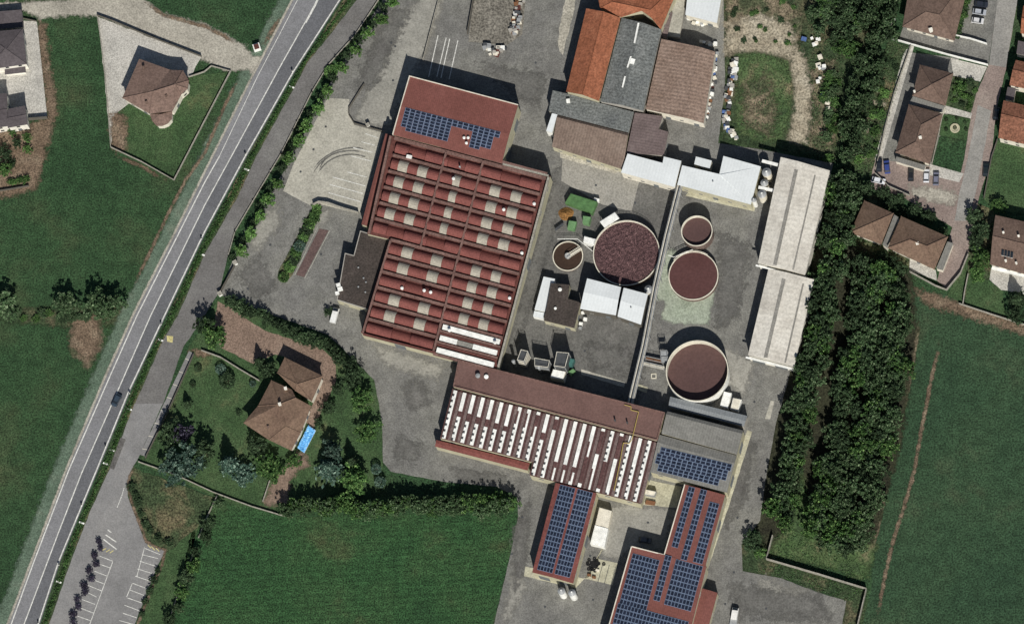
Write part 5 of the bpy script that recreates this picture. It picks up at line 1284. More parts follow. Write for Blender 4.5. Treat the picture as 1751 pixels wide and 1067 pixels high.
for k in range(26):
    child('tyre', tme, o, (rr.gauss(0, 0.85), rr.gauss(0, 1.0), rr.choice((0.05, 0.05, 0.34))), rr.uniform(0, 6))
for k, (px, py) in enumerate(((1008, 982), (1016, 986), (1022, 974))):
    crate('pallet_stack', ['western orange crate beside the tyre heap', 'southern orange crate beside the tyre heap', 'pale crate east of the tyre heap'][k], 'crate', [(px - 3, py - 2.5), (px + 3, py - 1), (px + 2, py + 3), (px - 4, py + 1.5)], 0.8, 'rust' if k < 2 else 'offwhite')
for k in range(3):
    x = 1026 + k * 11; strip('drain_line', [(x + 5, 962 + k * 3), (x - 4, 996 + k * 3)], 0.9, 0.17, 'metal_dark', yard)

# ---------------------------------------------------------------- walls, fences, posts
def wall(label, px, h, th=0.25, mat='stonewall', name='boundary_wall', cat='wall', posts=0):
    W = PL(px, 0.0); th *= 0.7
    o = thing(name, label, cat, (W[0].x, W[0].y, 0.05))
    L, Rr = side(W, th / 2), side(W, -th / 2)
    mb = MB()
    for i in range(len(W) - 1):
        mb.prism([L[i], L[i+1], Rr[i+1], Rr[i]], 0.02, h)
    mb.build('panel' if name == 'fence' else 'wall', M[mat], o)
    L, Rr = side(W, th / 2 + 0.02), side(W, -th / 2 - 0.02)
    mb = MB()
    for i in range(len(W) - 1): mb.prism([L[i], L[i+1], Rr[i+1], Rr[i]], h + 0.002, h + 0.1)
    mb.build('coping', M[mat], o)
    for i in range(len(W) - 1):
        k = int((W[i+1] - W[i]).length / posts) if posts else 0
        for j in range(k + 1 if posts else 0):
            p = W[i].lerp(W[i+1], j / max(1, k)); mb = MB(); mb.box((p.x, p.y, 0.02), 0.34, 0.34, h + 0.3); mb.build('post', M[mat], o)
    return o
wall('white wall on the west side of the corner house plot', [(167, 29), (172, 62), (180, 130), (186, 200), (190, 253)], 0.9)
wall('wall along the gravel road in front of the corner house', [(167, 28), (195, 38), (240, 57), (272, 70), (345, 98)], 1.3, mat='darkwall')
wall('pale wall closing the south point of the corner house plot', [(190, 253), (243, 278), (298, 309), (338, 232), (395, 123)], 1.1)
wall('short wall between corner house and side lawn', [(323, 133), (350, 124), (362, 114), (394, 123)], 0.9)
wall('dark gate wall closing the pale yard at the left edge', [(46, 206), (82, 203)], 1.8, 0.5, 'darkwall')
wall('low gate rail at the entrance of the slate house', [(40, 33), (63, 38)], 1.0, 0.2, 'darkwall', 'fence', 'fence')
wall('dark wall below the shrubs at the left edge', [(-30, 332), (15, 325), (50, 319)], 1.0, 0.3, 'darkwall')
wall('low dark kerb wall curving round the concrete forecourt', [(623, 145), (597, 186), (597, 198), (606, 212), (630, 219), (655, 226)], 0.9, 0.3, 'darkwall')
wall('pale wall along the south edge of the concrete forecourt', [(536, 352), (546, 347), (562, 349), (584, 357), (614, 366)], 1.9, 0.35)
wall('thin boundary wall on the left of the marked parking bays', [(751, 0), (724, 104)], 1.3, 0.2)
wall('dark wall edging the old stone paving at the top', [(812, -10), (800, 60)], 2.0, 0.25, 'darkwall')
wall('long garden wall beside the wood in the lower right', [(1322, 917), (1311, 957), (1400, 983), (1482, 1008), (1466, 1075)], 2.3, 0.3)
wall('garden wall south of the house at the street bend', [(1556, 466), (1600, 490), (1619, 497), (1643, 468), (1656, 436)], 1.6, 0.3)
wall('pale garden wall beside the lawn at the bend', [(1656, 470), (1650, 500), (1647, 521)], 1.6, 0.3)
wall('wall along the field behind the right hand garden', [(1640, 520), (1700, 540), (1751, 556), (1790, 568)], 1.2, 0.3)
wall('long white wall north of the street houses', [(1515, 65), (1560, 78), (1620, 95), (1690, 113)], 1.6, 0.25, 'white')
wall('short white wall in the court beside the parked cars', [(1632, 62), (1660, 68), (1688, 77)], 1.5, 0.25, 'white')
wall('west boundary wall of the street house gardens', [(1558, 80), (1530, 160), (1515, 215), (1498, 290)], 1.2, 0.2)
wall('pale wall between street houses and their gardens', [(1630, 128), (1614, 190), (1594, 281)], 1.0, 0.2)
wall('wall between the street and the right hand lawn', [(1706, 240), (1696, 270), (1683, 340)], 1.4, 0.25, 'darkwall')
wall('pale wall of the villa garden path', [(345, 600), (378, 612), (410, 632), (444, 652)], 1.2, 0.3)
wall('villa garden wall along the service lane', [(332, 606), (290, 700), (249, 784)], 1.2, 0.2, 'darkwall')
wall('wall at the foot of the villa garden beside the lower lawn', [(237, 790), (300, 812), (365, 842), (430, 866), (487, 883)], 1.0, 0.25)
wall('small wall beside the bare earth path of the villa', [(462, 822), (450, 858)], 1.0, 0.25)
wall('low roadside wall beneath the street trees of the lane', [(647, 2), (607, 62), (562, 112), (534, 158), (481, 264), (463, 294), (402, 397), (391, 436)], 0.7, 0.22, 'stonewall', posts=9.0)
wall('dark gate wall at the factory entrance on the lane', [(404, 452), (378, 500)], 1.6, 0.2, 'darkwall', 'fence', 'fence')
wall('hedge side wall between small lawn and lower field', [(372, 848), (352, 890), (340, 920)], 1.0, 0.2)
wall('open wire fence between the two lower fields', [(330, 950), (310, 1000), (290, 1060)], 1.0, 0.12, 'stonewall', 'fence', 'fence', 6.0)
wall('white wall beside the street house with the blue car', [(1497, 298), (1520, 320), (1556, 336)], 1.4, 0.25)

# roadside marker posts and slabs over the ditch
def post(label, px, py):
    c = P(px, py, 0.1); o = thing('marker_post', label, 'post', c, 'marker posts along the main road')
    mb = MB(); mb.tube(c, c + Vector((0, 0, 1.3)), 0.13, 8); mb.build('shaft', M['white'], o)
    mb = MB(); mb.tube(c + Vector((0, 0, 1.3)), c + Vector((0, 0, 1.55)), 0.14, 8); mb.build('cap', M['black'], o)
    mb = MB(); mb.box((c.x, c.y, 0.9), 0.6, 0.1, 0.6, 0.4); mb.build('reflector', M['metal_dark'], o)
for px, py in ((500, 123), (420, 265), (345, 409), (276, 555), (222, 673), (181, 764), (140, 864), (101, 966), (66, 1066)):
    post('slim marker post on the ditch side of the main road', px, py)
for px, py in ((499, 150), (422, 291), (346, 436), (275, 582), (221.5, 700), (192, 770), (181, 793), (140, 894), (101, 995)):
    c = P(px, py, 0.05); o = thing('culvert_slab', 'white concrete slab across the roadside ditch', 'slab', c, 'slabs over the roadside ditch')
    mb = MB(); mb.box((c.x, c.y, 0.3), 1.7, 0.5, 0.18, -0.35); mb.build('slab', M['white'], o)
    mb = MB(); mb.box((c.x, c.y, 0.0), 1.1, 0.4, 0.3, -0.35); mb.build('base', M['stonewall'], o)
for lb, px, py, s in (('white gate post at the forecourt entrance', 630, 216, 0.9), ('white gate pillar at the south of the lane entrance', 377, 504, 1.1), ('white gate pillar at the north of the lane entrance', 403, 451, 1.1)):
    c = P(px, py, 0.1); o = thing('gate_pillar', lb, 'gate pillar', c); mb = MB(); mb.box(c, s, s, 1.6, 0.5); mb.build('shaft', M['white'], o)
    mb = MB(); mb.box((c.x, c.y, 1.702), s * 1.25, s * 1.25, 0.15, 0.5); mb.build('cap', M['stonewall'], o)
o = thing('wayside_shrine', 'small square wayside shrine with red roof at the road junction', 'shrine', P(440, 83, 0.1)); c = o.location
mb = MB(); mb.box(c, 2.2, 2.2, 1.6, 0.3); mb.build('wall', M['white'], o)
mb = MB(); mb.box((c.x, c.y, 1.7), 1.5, 1.5, 0.35, 0.3); mb.build('roof', M['beam_red'], o)

# blue covered pool by the villa
q = [(527, 726), (540, 735), (520, 774), (508, 765)]
W = ccw(PL(q, 1.2)); c = sum(W, Vector()) / 4
o = thing('covered_pool', 'long above ground pool under a bright blue tarpaulin', 'pool', (c.x, c.y, 0.1))
mb = MB(); mb.prism(inset(W, 0.12), 0.1, 1.05); mb.build('pool_wall', M['white'], o)
mb = MB(); a, b, d2, e = W; nu, nv = 10, 26; rr = random.Random(4)
if (b - a).length > (e - a).length: a, b, d2, e = b, d2, e, a
g = [[a.lerp(b, i / nu).lerp(e.lerp(d2, i / nu), j / nv) + Vector((0, 0, 0.12 * math.sin(i * 1.7 + j * 0.9) * math.cos(j * 0.6) + rr.uniform(-0.09, 0.09) - (0.25 if i in (0, nu) or j in (0, nv) else 0))) for j in range(nv + 1)] for i in range(nu + 1)]
for i in range(nu):
    for j in range(nv): mb.poly([g[i][j], g[i+1][j], g[i+1][j+1], g[i][j+1]])
mb.build('tarpaulin', M['tarp'], o)
# round garden bed in the street garden
o = thing('round_bed', 'round pale stone bed with a small shrub in the street garden', 'planter', P(1633, 220, 0.12)); c = o.location
mb = MB(); mb.lathe(c, [(1.5, 0), (1.5, 0.4), (1.1, 0.4), (1.1, 0.2), (0.01, 0.25)], 28); mb.build('rim', M['cream'], o)

# ---------------------------------------------------------------- vehicles
CARM = {}
def paint(c):
    if c not in CARM: CARM[c] = flat('car_paint', c, 0.28, 0.5, 0.03)
    return CARM[c]
def car(label, px, py, ang, colour, L=4.2, Wd=1.75, H=1.45, van=False, name='parked_car', cat='car'):
    """ang: heading in the photo, degrees clockwise from up"""
    c = P(px, py, 0.13); o = thing(name, label, cat, c, None, -R(ang))
    prof = [(-.5, .32), (-.5, .62), (-.44, .74), (-.22, .80), (.02, .80), (.26, .80), (.46, .74), (.5, .6), (.5, .32)] if not van else [(-.5, .3), (-.5, .7), (-.45, .9), (.0, 1.0), (.3, 1.0), (.5, 1.0), (.5, .3)]
    mb = MB()
    secs = []
    for x, wf in ((-.5, .93), (-.46, 1.0), (.46, 1.0), (.5, .93)):
        pass
    n = len(prof)
    for s in (1,):
        A = [Vector((Wd * .5 * (0.9 if z > .7 else 1), -y * L, z * H / 1.0 * (1.0))) for y, z in prof]
        B = [Vector((-v.x, v.y, v.z)) for v in A]
        mb.poly(A); mb.poly(B[::-1])
        for i in range(n):
            j = (i + 1) % n; mb.poly([A[j], A[i], B[i], B[j]])
    mb.build('body', paint(colour), o, origin=(0, 0, 0)).location = (0, 0, 0)
    z0, z1 = .79 * H, H * 1.02
    y0, y1, y2, y3 = (-.3, -.14, .30, .42) if not van else (-.44, -.36, -.2, -.1)
    if not van:
        mb = MB(); w0, w1 = Wd * .44, Wd * .37
        lo = [Vector((-w0, -y0 * L, z0)), Vector((w0, -y0 * L, z0)), Vector((w0, -y3 * L, z0)), Vector((-w0, -y3 * L, z0))]
        hi = [Vector((-w1, -y1 * L, z1)), Vector((w1, -y1 * L, z1)), Vector((w1, -y2 * L, z1)), Vector((-w1, -y2 * L, z1))]
        for i in range(4):
            j = (i + 1) % 4; mb.poly([lo[i], lo[j], hi[j], hi[i]])
        mb.build('windows', M['glass'], o, origin=(0, 0, 0))
        mb = MB(); mb.prism([p * 1.0 for p in hi], z1 - 0.06, z1 + 0.05); mb.build('roof', paint(colour), o, origin=(0, 0, 0))
    else:
        mb = MB(); mb.poly([(-Wd * .42, L * .452, .93 * H), (Wd * .42, L * .452, .93 * H), (Wd * .42, L * .25, 1.005 * H), (-Wd * .42, L * .25, 1.005 * H)]); 
        mb.build('windscreen', M['glass'], o, origin=(0, 0, 0))
    for sx_ in (-1, 1):
        for sy in (-.31, .31):
            mb = MB(); mb.tube((sx_ * (Wd / 2 - .2), sy * L, .31), (sx_ * (Wd / 2 + .01), sy * L, .31), .31, 12); mb.build('wheel', M['black'], o, origin=(0, 0, 0))
        mb = MB(); mb.box((sx_ * Wd * .36, L * .495, .5 * H), .3, .06, .14); mb.build('headlight', M['white'], o, origin=(0, 0, 0))
    return o
car('dark blue car with pale bonnet driving on the main road', 200, 685, 207, (54, 66, 78), name='moving_car')
car('white van parked below the flat dark annex', 573, 541, 15, (228, 228, 224), 4.8, 1.9, 1.9, True, 'parked_van', 'van')
car('dark grey car at the west end of the street car court', 1503.5, 284, 2, (40, 44, 50))
car('blue car second from the west in the car court', 1517, 287, 355, (58, 72, 132))
car('white car parked sideways below the blue car', 1502.5, 310, 105, (214, 216, 220))
car('black car alone in the middle of the car court', 1558, 300, 2, (36, 38, 42))
car('white car east of the black car in the car court', 1584.5, 302, 3, (206, 208, 212))
car('grey car at the east end of the car court', 1601, 307, 3, (112, 114, 130))
car('dark green car at the kerb beside the right hand lawn', 1686, 292, 5, (34, 42, 44))
car('black car parked against the row houses', 1704, 196, 8, (26, 28, 32))
car('dark car at the north end of the court by the hip house', 1678, 9, 100, (46, 50, 60))
car('silver car in the middle of the three in the court', 1675, 22, 100, (168, 172, 178))
car('white car southernmost of the three in the court', 1672, 37, 100, (206, 206, 206), 3.8)
car('grey car in the shade of the solar wing yard', 1103, 924, 100, (92, 94, 98))
o = car('white lorry in the yard at the bottom right', 1257, 1050, 10, (232, 230, 224), 3.6, 2.0, 1.9, True, 'lorry', 'lorry')
mb = MB(); mb.box((0, -2.9, 0.5), 2.2, 3.4, 0.35); mb.build('load_bed', M['metal'], o, origin=(0, 0, 0))

# ---------------------------------------------------------------- stored goods, pallets and scrap
rr = random.Random(21)
GOODS = []
M['bluebox'] = flat('faded_blue_plastic', (74, 96, 140), 0.6, 0.3, 0.2)
for mtn in ('white', 'offwhite', 'metal', 'metal_dark', 'rust', 'bluebox', 'wallgrey', 'beam_red'):
    mb = MB()
    for k in range(4): mb.box((0, 0, k * 0.27), 1.15 - 0.05 * (k % 2), 0.95, 0.2)
    for k in range(3): mb.box((-0.4, 0, k * 0.27 + 0.2), 0.1, 0.85, 0.07); mb.box((0.4, 0, k * 0.27 + 0.2), 0.1, 0.85, 0.07)
    me = mb.mesh('crate_stack', M[mtn]); GOODS.append(me)
def goods(label, group, pts, n, spread, weights, smax=1.25):
    for k in range(n):
        t = (k + rr.random()) / n * (len(pts) - 1); i = min(len(pts) - 2, int(t)); p = lp(pts[i], pts[i+1], t - i)
        px, py = p[0] + rr.uniform(-spread, spread), p[1] + rr.uniform(-spread, spread) * 0.5
        o = bpy.data.objects.new('crate_stack', GOODS[rr.choices(range(8), weights)[0]]); col.objects.link(o)
        o.location = P(px, py, 0.14); s = rr.uniform(0.7, smax); o.scale = (s, s * rr.uniform(0.7, 1.2), rr.uniform(0.5, 1.4)); o.rotation_euler = (0, 0, rr.uniform(-0.4, 0.4))
        tag(o, label, 'crates', group)
goods('stack of crates in the row beside the brown workshop', 'crates beside the brown workshop', [(1226, 92), (1220, 140), (1213, 180), (1204, 208)], 34, 2.5, [5, 3, 2, 3, 1, 1, 3, 1])
goods('stack of goods in the row along the west edge of the weedy plot', 'goods along the weedy plot', [(1254, 102), (1253, 130), (1246, 160), (1243, 190), (1240, 215), (1262, 238)], 60, 5.5, [4, 3, 3, 5, 2, 2, 3, 2])
goods('white pallet stack at the top of the weedy plot row', 'white pallets by the weedy plot', [(1259, 112), (1253, 134)], 12, 3, [5, 4, 0, 0, 0, 0, 0, 0], 1.6)
goods('pallet stack in the storage row on the old paving', 'pallets on the old paving', [(890, 2), (886, 25), (880, 45), (879, 60)], 40, 7, [2, 2, 3, 4, 1, 0, 4, 2])
goods('broken pallet in the pile at the foot of the old paving', 'broken pallets below the old paving', [(830, 80), (848, 92), (862, 84)], 24, 7, [2, 5, 2, 3, 1, 0, 4, 1])
goods('pale drum stack in the shadow behind the brown workshop', 'drums behind the brown workshop', [(1202, 72), (1214, 76), (1226, 78)], 14, 3.5, [5, 3, 2, 2, 0, 0, 1, 0], 1.0)
goods('crate in front of the white warehouse at the top', 'crates by the white warehouse', [(1178, 32), (1192, 42), (1202, 44)], 14, 4, [4, 3, 3, 3, 0, 0, 2, 0], 1.0)
goods('pale scrap lying among the weeds by the wood', 'scrap among the weeds', [(1372, 66), (1395, 70), (1402, 110), (1408, 120)], 8, 5, [5, 2, 2, 0, 0, 1, 0, 0], 1.5)
goods('pale stone heap in the scrub beside the dirt road', 'stones in the scrub', [(1402, 60), (1402, 125), (1405, 160), (1416, 190)], 9, 7, [3, 6, 0, 0, 0, 0, 2, 0], 1.3)
goods('white box stacked beside the top right hip house', 'boxes beside the hip house', [(1525, 34), (1520, 55)], 12, 4, [6, 3, 1, 0, 0, 0, 2, 0], 0.9)

# ---------------------------------------------------------------- vegetation
def leafmat(name, a, b, c, rnd=0.25):
    m = mk(name, [(0.3, a), (0.5, b), (0.72, c)], 0.7, 4, (2.5, 0.25), rough=0.75, spec=0.15, rnd=rnd)
    t = m.node_tree; N = t.nodes; L = t.links
    b_ = N['Principled BSDF']; tr = N.new('ShaderNodeBsdfTranslucent'); mx = N.new('ShaderNodeMixShader'); mx.inputs[0].default_value = 0.25
    src = b_.inputs['Base Color'].links[0].from_socket
    L.new(src, tr.inputs['Color']); L.new(b_.outputs[0], mx.inputs[1]); L.new(tr.outputs[0], mx.inputs[2])
    L.new(mx.outputs[0], N['Material Output'].inputs['Surface'])
    return m
LIGHT = {}
LM = {
 'wood': leafmat('wood_foliage', (54, 74, 50), (70, 94, 62), (90, 112, 78)),
 'dark': leafmat('dark_foliage', (43, 58, 40), (56, 74, 51), (72, 92, 63)),
 'green': leafmat('green_foliage', (52, 78, 42), (68, 100, 54), (92, 124, 70)),
 'bright': leafmat('bright_foliage', (64, 98, 50), (84, 122, 62), (112, 148, 84)),
 'teal': leafmat('blue_green_foliage', (52, 74, 64), (66, 90, 78), (90, 112, 98)),
 'purple': leafmat('dark_purple_foliage', (44, 40, 54), (56, 52, 68), (70, 66, 84)),
}
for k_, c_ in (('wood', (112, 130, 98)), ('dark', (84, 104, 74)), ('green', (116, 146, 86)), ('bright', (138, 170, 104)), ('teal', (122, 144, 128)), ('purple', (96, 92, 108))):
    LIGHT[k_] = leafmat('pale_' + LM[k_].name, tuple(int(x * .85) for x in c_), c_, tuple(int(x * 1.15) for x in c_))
def leaf(mb, c, s, rr, up=0.5):
    n = Vector((rr.gauss(0, 1), rr.gauss(0, 1), rr.gauss(0, 1) + up)).normalized()
    x = n.orthogonal().normalized(); y = n.cross(x); a = rr.uniform(0, 6.28)
    u = (x * math.cos(a) + y * math.sin(a)) * s; v = (y * math.cos(a) - x * math.sin(a)) * s * rr.uniform(0.5, 0.9)
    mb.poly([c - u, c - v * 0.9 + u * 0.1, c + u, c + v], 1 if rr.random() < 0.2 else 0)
def crown_broad(seed, clumps=58, per=22, ls=0.105):
    rr = random.Random(seed); mb = MB()
    lob = [(rr.uniform(0, 6.28), rr.uniform(0.1, 0.35)) for _ in range(4)]
    for k in range(clumps):
        th = rr.uniform(0, 6.28); cz = rr.uniform(-0.55, 1.0); r = math.sqrt(max(0, 1 - cz * cz))
        f = rr.uniform(0.55, 1.12) * (1 + sum(a * math.cos(2 * (th - t)) for t, a in lob[:2]) * 0.6)
        c = Vector((r * math.cos(th) * f, r * math.sin(th) * f, cz * f * (0.9 + 0.2 * rr.random())))
        q = rr.uniform(0.10, 0.26)
        for i in range(per):
            d = Vector((rr.gauss(0, 1), rr.gauss(0, 1), rr.gauss(0, 0.8))).normalized() * q * rr.random() ** 0.4
            leaf(mb, c + d, ls * rr.uniform(0.6, 1.2), rr)
    for i in range(90): # inner leaves
        d = Vector((rr.gauss(0, 1), rr.gauss(0, 1), rr.gauss(0, 1))).normalized() * rr.uniform(0.2, 0.6); leaf(mb, d, ls * 1.5, rr)
    return mb
def crown_cone(seed, n=900, ls=0.12):
    rr = random.Random(seed); mb = MB()
    for k in range(n):
        t = rr.random() ** 0.7; z = 1 - 2 * t           # top 1 .. bottom -1
        lay = 0.75 + 0.25 * math.cos(t * 40)
        a = rr.uniform(0, 6.28); arm = 0.72 + 0.28 * abs(math.cos(a * 4.5))
        r = (0.06 + 0.94 * t) * lay * arm * rr.uniform(0.55, 1.0)
        leaf(mb, Vector((r * math.cos(a), r * math.sin(a), z - 0.1 * r)), ls * rr.uniform(0.6, 1.2), rr, 0.9)
    return mb
def crown_round(seed, n=800, ls=0.10):
    rr = random.Random(seed); mb = MB()
    for k in range(n):
        d = Vector((rr.gauss(0, 1), rr.gauss(0, 1), rr.gauss(0, 1))).normalized()
        f = 0.9 + 0.08 * math.sin(d.x * 7 + seed) * math.cos(d.y * 6); d = d * f * rr.uniform(0.86, 1.04)
        leaf(mb, d, ls * rr.uniform(0.7, 1.3), rr, 0.3)
    return mb
def limbs(seed):
    """tapered trunk with limbs in unit space: z 0..1 up to the middle of the crown"""
    rr = random.Random(seed); mb = MB()
    mb.tube((0, 0, 0), (0.02, 0.01, 0.55), 0.09, 7, r2=0.06); mb.tube((0.02, 0.01, 0.55), (0, 0, 1.05), 0.06, 6, r2=0.02)
    for k in range(5):
        a = k * 1.26 + rr.uniform(-.3, .3); z = rr.uniform(0.5, 0.8); mb.tube((0.01, 0, z), (0.55 * math.cos(a), 0.55 * math.sin(a), z + 0.3), 0.04, 5, r2=0.012)
    return mb.mesh('trunk', M['trunk'])
TR = [limbs(s) for s in range(3)]
CR = {}
for kind, mats, fn, cnt in (('broad', ('wood', 'dark', 'green', 'bright', 'teal', 'purple'), crown_broad, 4), ('cone', ('dark', 'teal', 'green'), crown_cone, 2), ('round', ('dark', 'green', 'bright', 'teal', 'purple'), crown_round, 2)):
    for s in range(cnt):
        mb = fn(100 + s * 7)
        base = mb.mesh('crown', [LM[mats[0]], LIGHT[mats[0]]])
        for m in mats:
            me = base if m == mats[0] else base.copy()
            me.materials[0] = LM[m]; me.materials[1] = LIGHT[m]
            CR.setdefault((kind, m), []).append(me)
tr = random.Random(77)
def tree(label, px, py, rpx, h, kind='broad', mat='green', group=None, name='tree', cat='tree', low=0.22):
    """px,py: middle of the crown in the photo; rpx crown radius; h height in metres"""
    tone = {'wood': 'mid green', 'dark': 'dark green', 'green': 'bright green', 'bright': 'light green', 'teal': 'blue green', 'purple': 'purple'}[mat]
    part = ('northern' if py < 600 else 'middle' if py < 760 else 'southern') if px > 1000 else ('western' if px < 620 else 'middle' if px < 760 else 'eastern')
    label = label.replace('{tone}', tone).replace('{part}', part)
    zc = h * (low + 1) / 2
    p = P(px, py, zc); r = rpx * PXM * tr.uniform(0.93, 1.07)
    o = thing(name, label, cat, (p.x, p.y, 0.05), group, 0)
    ch = h * (1 - low) / 2
    c = child('crown', tr.choice(CR[kind, mat]), o, (0, 0, zc - 0.05), tr.uniform(0, 6.28), (r * 0.97, r * 0.97, ch * 0.97))
    child('trunk', tr.choice(TR), o, (0, 0, -0.03), tr.uniform(0, 6.28), (max(0.8, r * 0.75), max(0.8, r * 0.75), zc))
    return o

# young trees along the service lane
for px, py in ((670, 5), (651, 34), (630, 59), (608, 87), (585, 116), (560, 158), (543.6, 185), (524.6, 215), (512, 242), (496, 272), (473, 316), (457.5, 343), (445, 372), (428.5, 402), (413, 430), (689, -24)):
    tree('young bright green tree in the row between service lane and factory yard', px + tr.uniform(-1, 1), py - 1, 11, 5.2, 'broad', 'bright', 'street trees along the service lane', 'street_tree', low=0.2)
for px, py in ((661, 18), (641, 46), (619, 72), (597, 101), (573, 138), (552, 171), (534, 200), (518, 228), (504, 257), (485, 294), (465, 329), (451, 358), (437, 387), (421, 416)):  # dark shrubs added to stand in for the young trees' cast shade
    tree('added dark shrub standing in for tree shade along the service lane', px - 4, py - 5, 9, 2.6, 'broad', 'dark', 'added shade shrubs between the street trees', 'shrub', 'shrub', 0.05)
tree('round clipped bush in the kerb bed beside the service lane', 566, 123, 13, 1.6, 'round', 'green', None, 'round_bush', 'bush', 0.0)
tree('small dark bush by the lane entrance of the factory', 397, 440, 8, 1.8, 'broad', 'dark', None, 'bush', 'bush', 0.0)
# planter island
ISL = [(485, 474, 11, 1.8, 'round', 'green', 'clipped round bush at the south tip of the planted island'), (493, 456, 9, 1.5, 'broad', 'green', None), (503, 446, 10, 1.4, 'broad', 'dark', None), (512, 421, 11, 2.0, 'round', 'teal', 'pale blue green round bush in the middle of the planted island'), (506, 434, 9, 1.4, 'broad', 'green', None), (519, 408, 10, 1.5, 'broad', 'green', None),
       (525, 395, 11, 1.6, 'broad', 'dark', None), (532, 381, 11, 1.6, 'broad', 'green', None), (538, 368, 10, 1.5, 'broad', 'green', None), (542, 357, 9, 1.2, 'broad', 'bright', None), (498, 460, 7, 1.2, 'broad', 'bright', None), (529, 386, 8, 1.6, 'broad', 'bright', None)]
patch('planting_bed', [(536, 352), (552, 353), (545, 372), (530, 405), (500, 470), (488, 484), (474, 476), (476, 464), (505, 410), (524, 372)], 0.16, 'scrub', 0.1, yard)
for x, y, r, h, k, m, lb in ISL:
    tree(lb or 'leafy shrub in the long planted island of the yard', x, y, r, h, k, m, None if lb else 'shrubs of the planted island', 'shrub', 'shrub', 0.0)
# villa hedge and garden
hp = [(392, 514), (420, 528), (448, 541), (476, 556), (504, 570), (532, 583), (556, 592), (572, 600), (580, 616)]
for i in range(24):
    t = i / 23 * 8; k = min(7, int(t)); p = lp(hp[k], hp[k+1], t - k)
    tree('{tone} shrub in the hedge between villa driveway and factory yard', p[0] + tr.uniform(-3, 3), p[1] + tr.uniform(-3, 3), tr.uniform(9, 12), tr.uniform(3.2, 4.6), 'broad', tr.choice(('dark', 'dark', 'wood')), 'villa driveway hedge', 'hedge_shrub', 'shrub', 0.05)
VT = [(366, 572, 21, 8, 'broad', 'green', 'leafy tree at the gate corner of the villa driveway'), (350, 556, 18, 8, 'broad', 'dark', 'added dark crown standing in for tree shade at the villa corner'),  # second crown is the gate tree's shade put in as dark foliage
 (598, 625, 15, 5, 'broad', 'dark', 'dark tree on the yard side of the villa, first from the north'), (604, 648, 17, 6, 'broad', 'dark', 'dark tree on the yard side of the villa, second from the north'), (618, 684, 21, 6.5, 'broad', 'green', 'broad green tree on the yard side of the villa lawn'), (630, 738, 20, 6, 'broad', 'green', 'broad green tree in the south-east corner of the villa lawn'),
 (578, 666, 11, 4.5, 'broad', 'dark', 'purple dark tree north of its twin by the villa lawn'), (560, 697, 12, 4.5, 'broad', 'dark', 'dark tree between the villa and its small lawn'), (545, 724, 8, 3, 'broad', 'dark', 'dark bush beside the blue pool'),
 (443, 618, 16, 7, 'cone', 'dark', 'dark conifer north-west of the villa'), (458, 636, 15, 6, 'broad', 'dark', 'dark tree tucked against the villa roof'),
 (388, 652, 16, 4, 'round', 'dark', 'large clipped dark round bush on the villa lawn'), (377, 631, 10, 2.2, 'round', 'teal', 'blue green ball bush beside the garden path wall'), (432, 656, 7, 1.8, 'round', 'teal', 'small blue green bush at the corner of the villa'),
 (319, 690, 12, 5, 'cone', 'dark', 'lone dark conifer on the villa lawn'), (339, 630, 7, 1.6, 'round', 'dark', 'small dark ball bush near the lane wall'), (330, 658, 6, 1.6, 'round', 'dark', 'second small dark ball bush near the lane wall'),
 (292, 742, 21, 8, 'broad', 'dark', 'dark tree leaning over the lane wall'), (312, 740, 16, 7, 'broad', 'purple', 'dark purple tree near the lane wall'), (312, 797, 34, 9.5, 'broad', 'teal', 'broad grey green tree in the villa corner by the lane'), (352, 775, 20, 9, 'broad', 'dark', 'dark tree between the grey green tree and conifer'),
 (390, 792, 26, 11, 'cone', 'teal', 'tall blue green conifer south of the villa lawn'), (420, 812, 20, 5, 'broad', 'teal', 'low spreading blue green shrub at the wall foot'), (442, 764, 18, 6, 'broad', 'dark', 'dark tree against the south side of the villa'), (462, 798, 24, 6, 'broad', 'green', 'broad green tree south of the villa'), (503, 790, 12, 3.5, 'broad', 'green', 'small green tree below the blue pool'),
 (562, 800, 33, 10, 'cone', 'teal', 'large silver blue conifer south-east of the villa'), (566, 770, 18, 9, 'broad', 'teal', 'smaller silver tree behind the large blue conifer'), (604, 818, 25, 9, 'broad', 'green', 'broad green tree by the large blue conifer'), (600, 790, 18, 9, 'cone', 'dark', 'dark conifer above the broad green tree'), (643, 802, 11, 3.5, 'round', 'teal', 'upper blue green clipped bush at the yard edge'), (650, 824, 12, 3.5, 'round', 'teal', 'lower blue green clipped bush at the yard edge'),
 (408, 706, 5, 1.4, 'broad', 'dark', 'tiny shrub on the lawn west of the villa'), (556, 586, 9, 3.0, 'round', 'dark', 'clipped dark bush beside the white van')]
VT[-1] = (561, 533, 8, 3.0, 'broad', 'dark', 'dark bush beside the white van')
for x, y, r, h, k, m, lb in VT: tree(lb, x, y, r, h, k, m)
# tall hedge along the south field
for i in range(46):
    x = 490 + i * 8.6
    tree('tall {tone} shrub in the {part} part of the hedge along the south field', x + tr.uniform(-3, 3), 864 + tr.uniform(-6, 9) - (x - 690) * 0.008, tr.uniform(11, 16), tr.uniform(6.0, 7.6), 'broad', tr.choice(('wood', 'green', 'wood')), 'hedge along the south field', 'hedge_tree', 'hedge', 0.03)
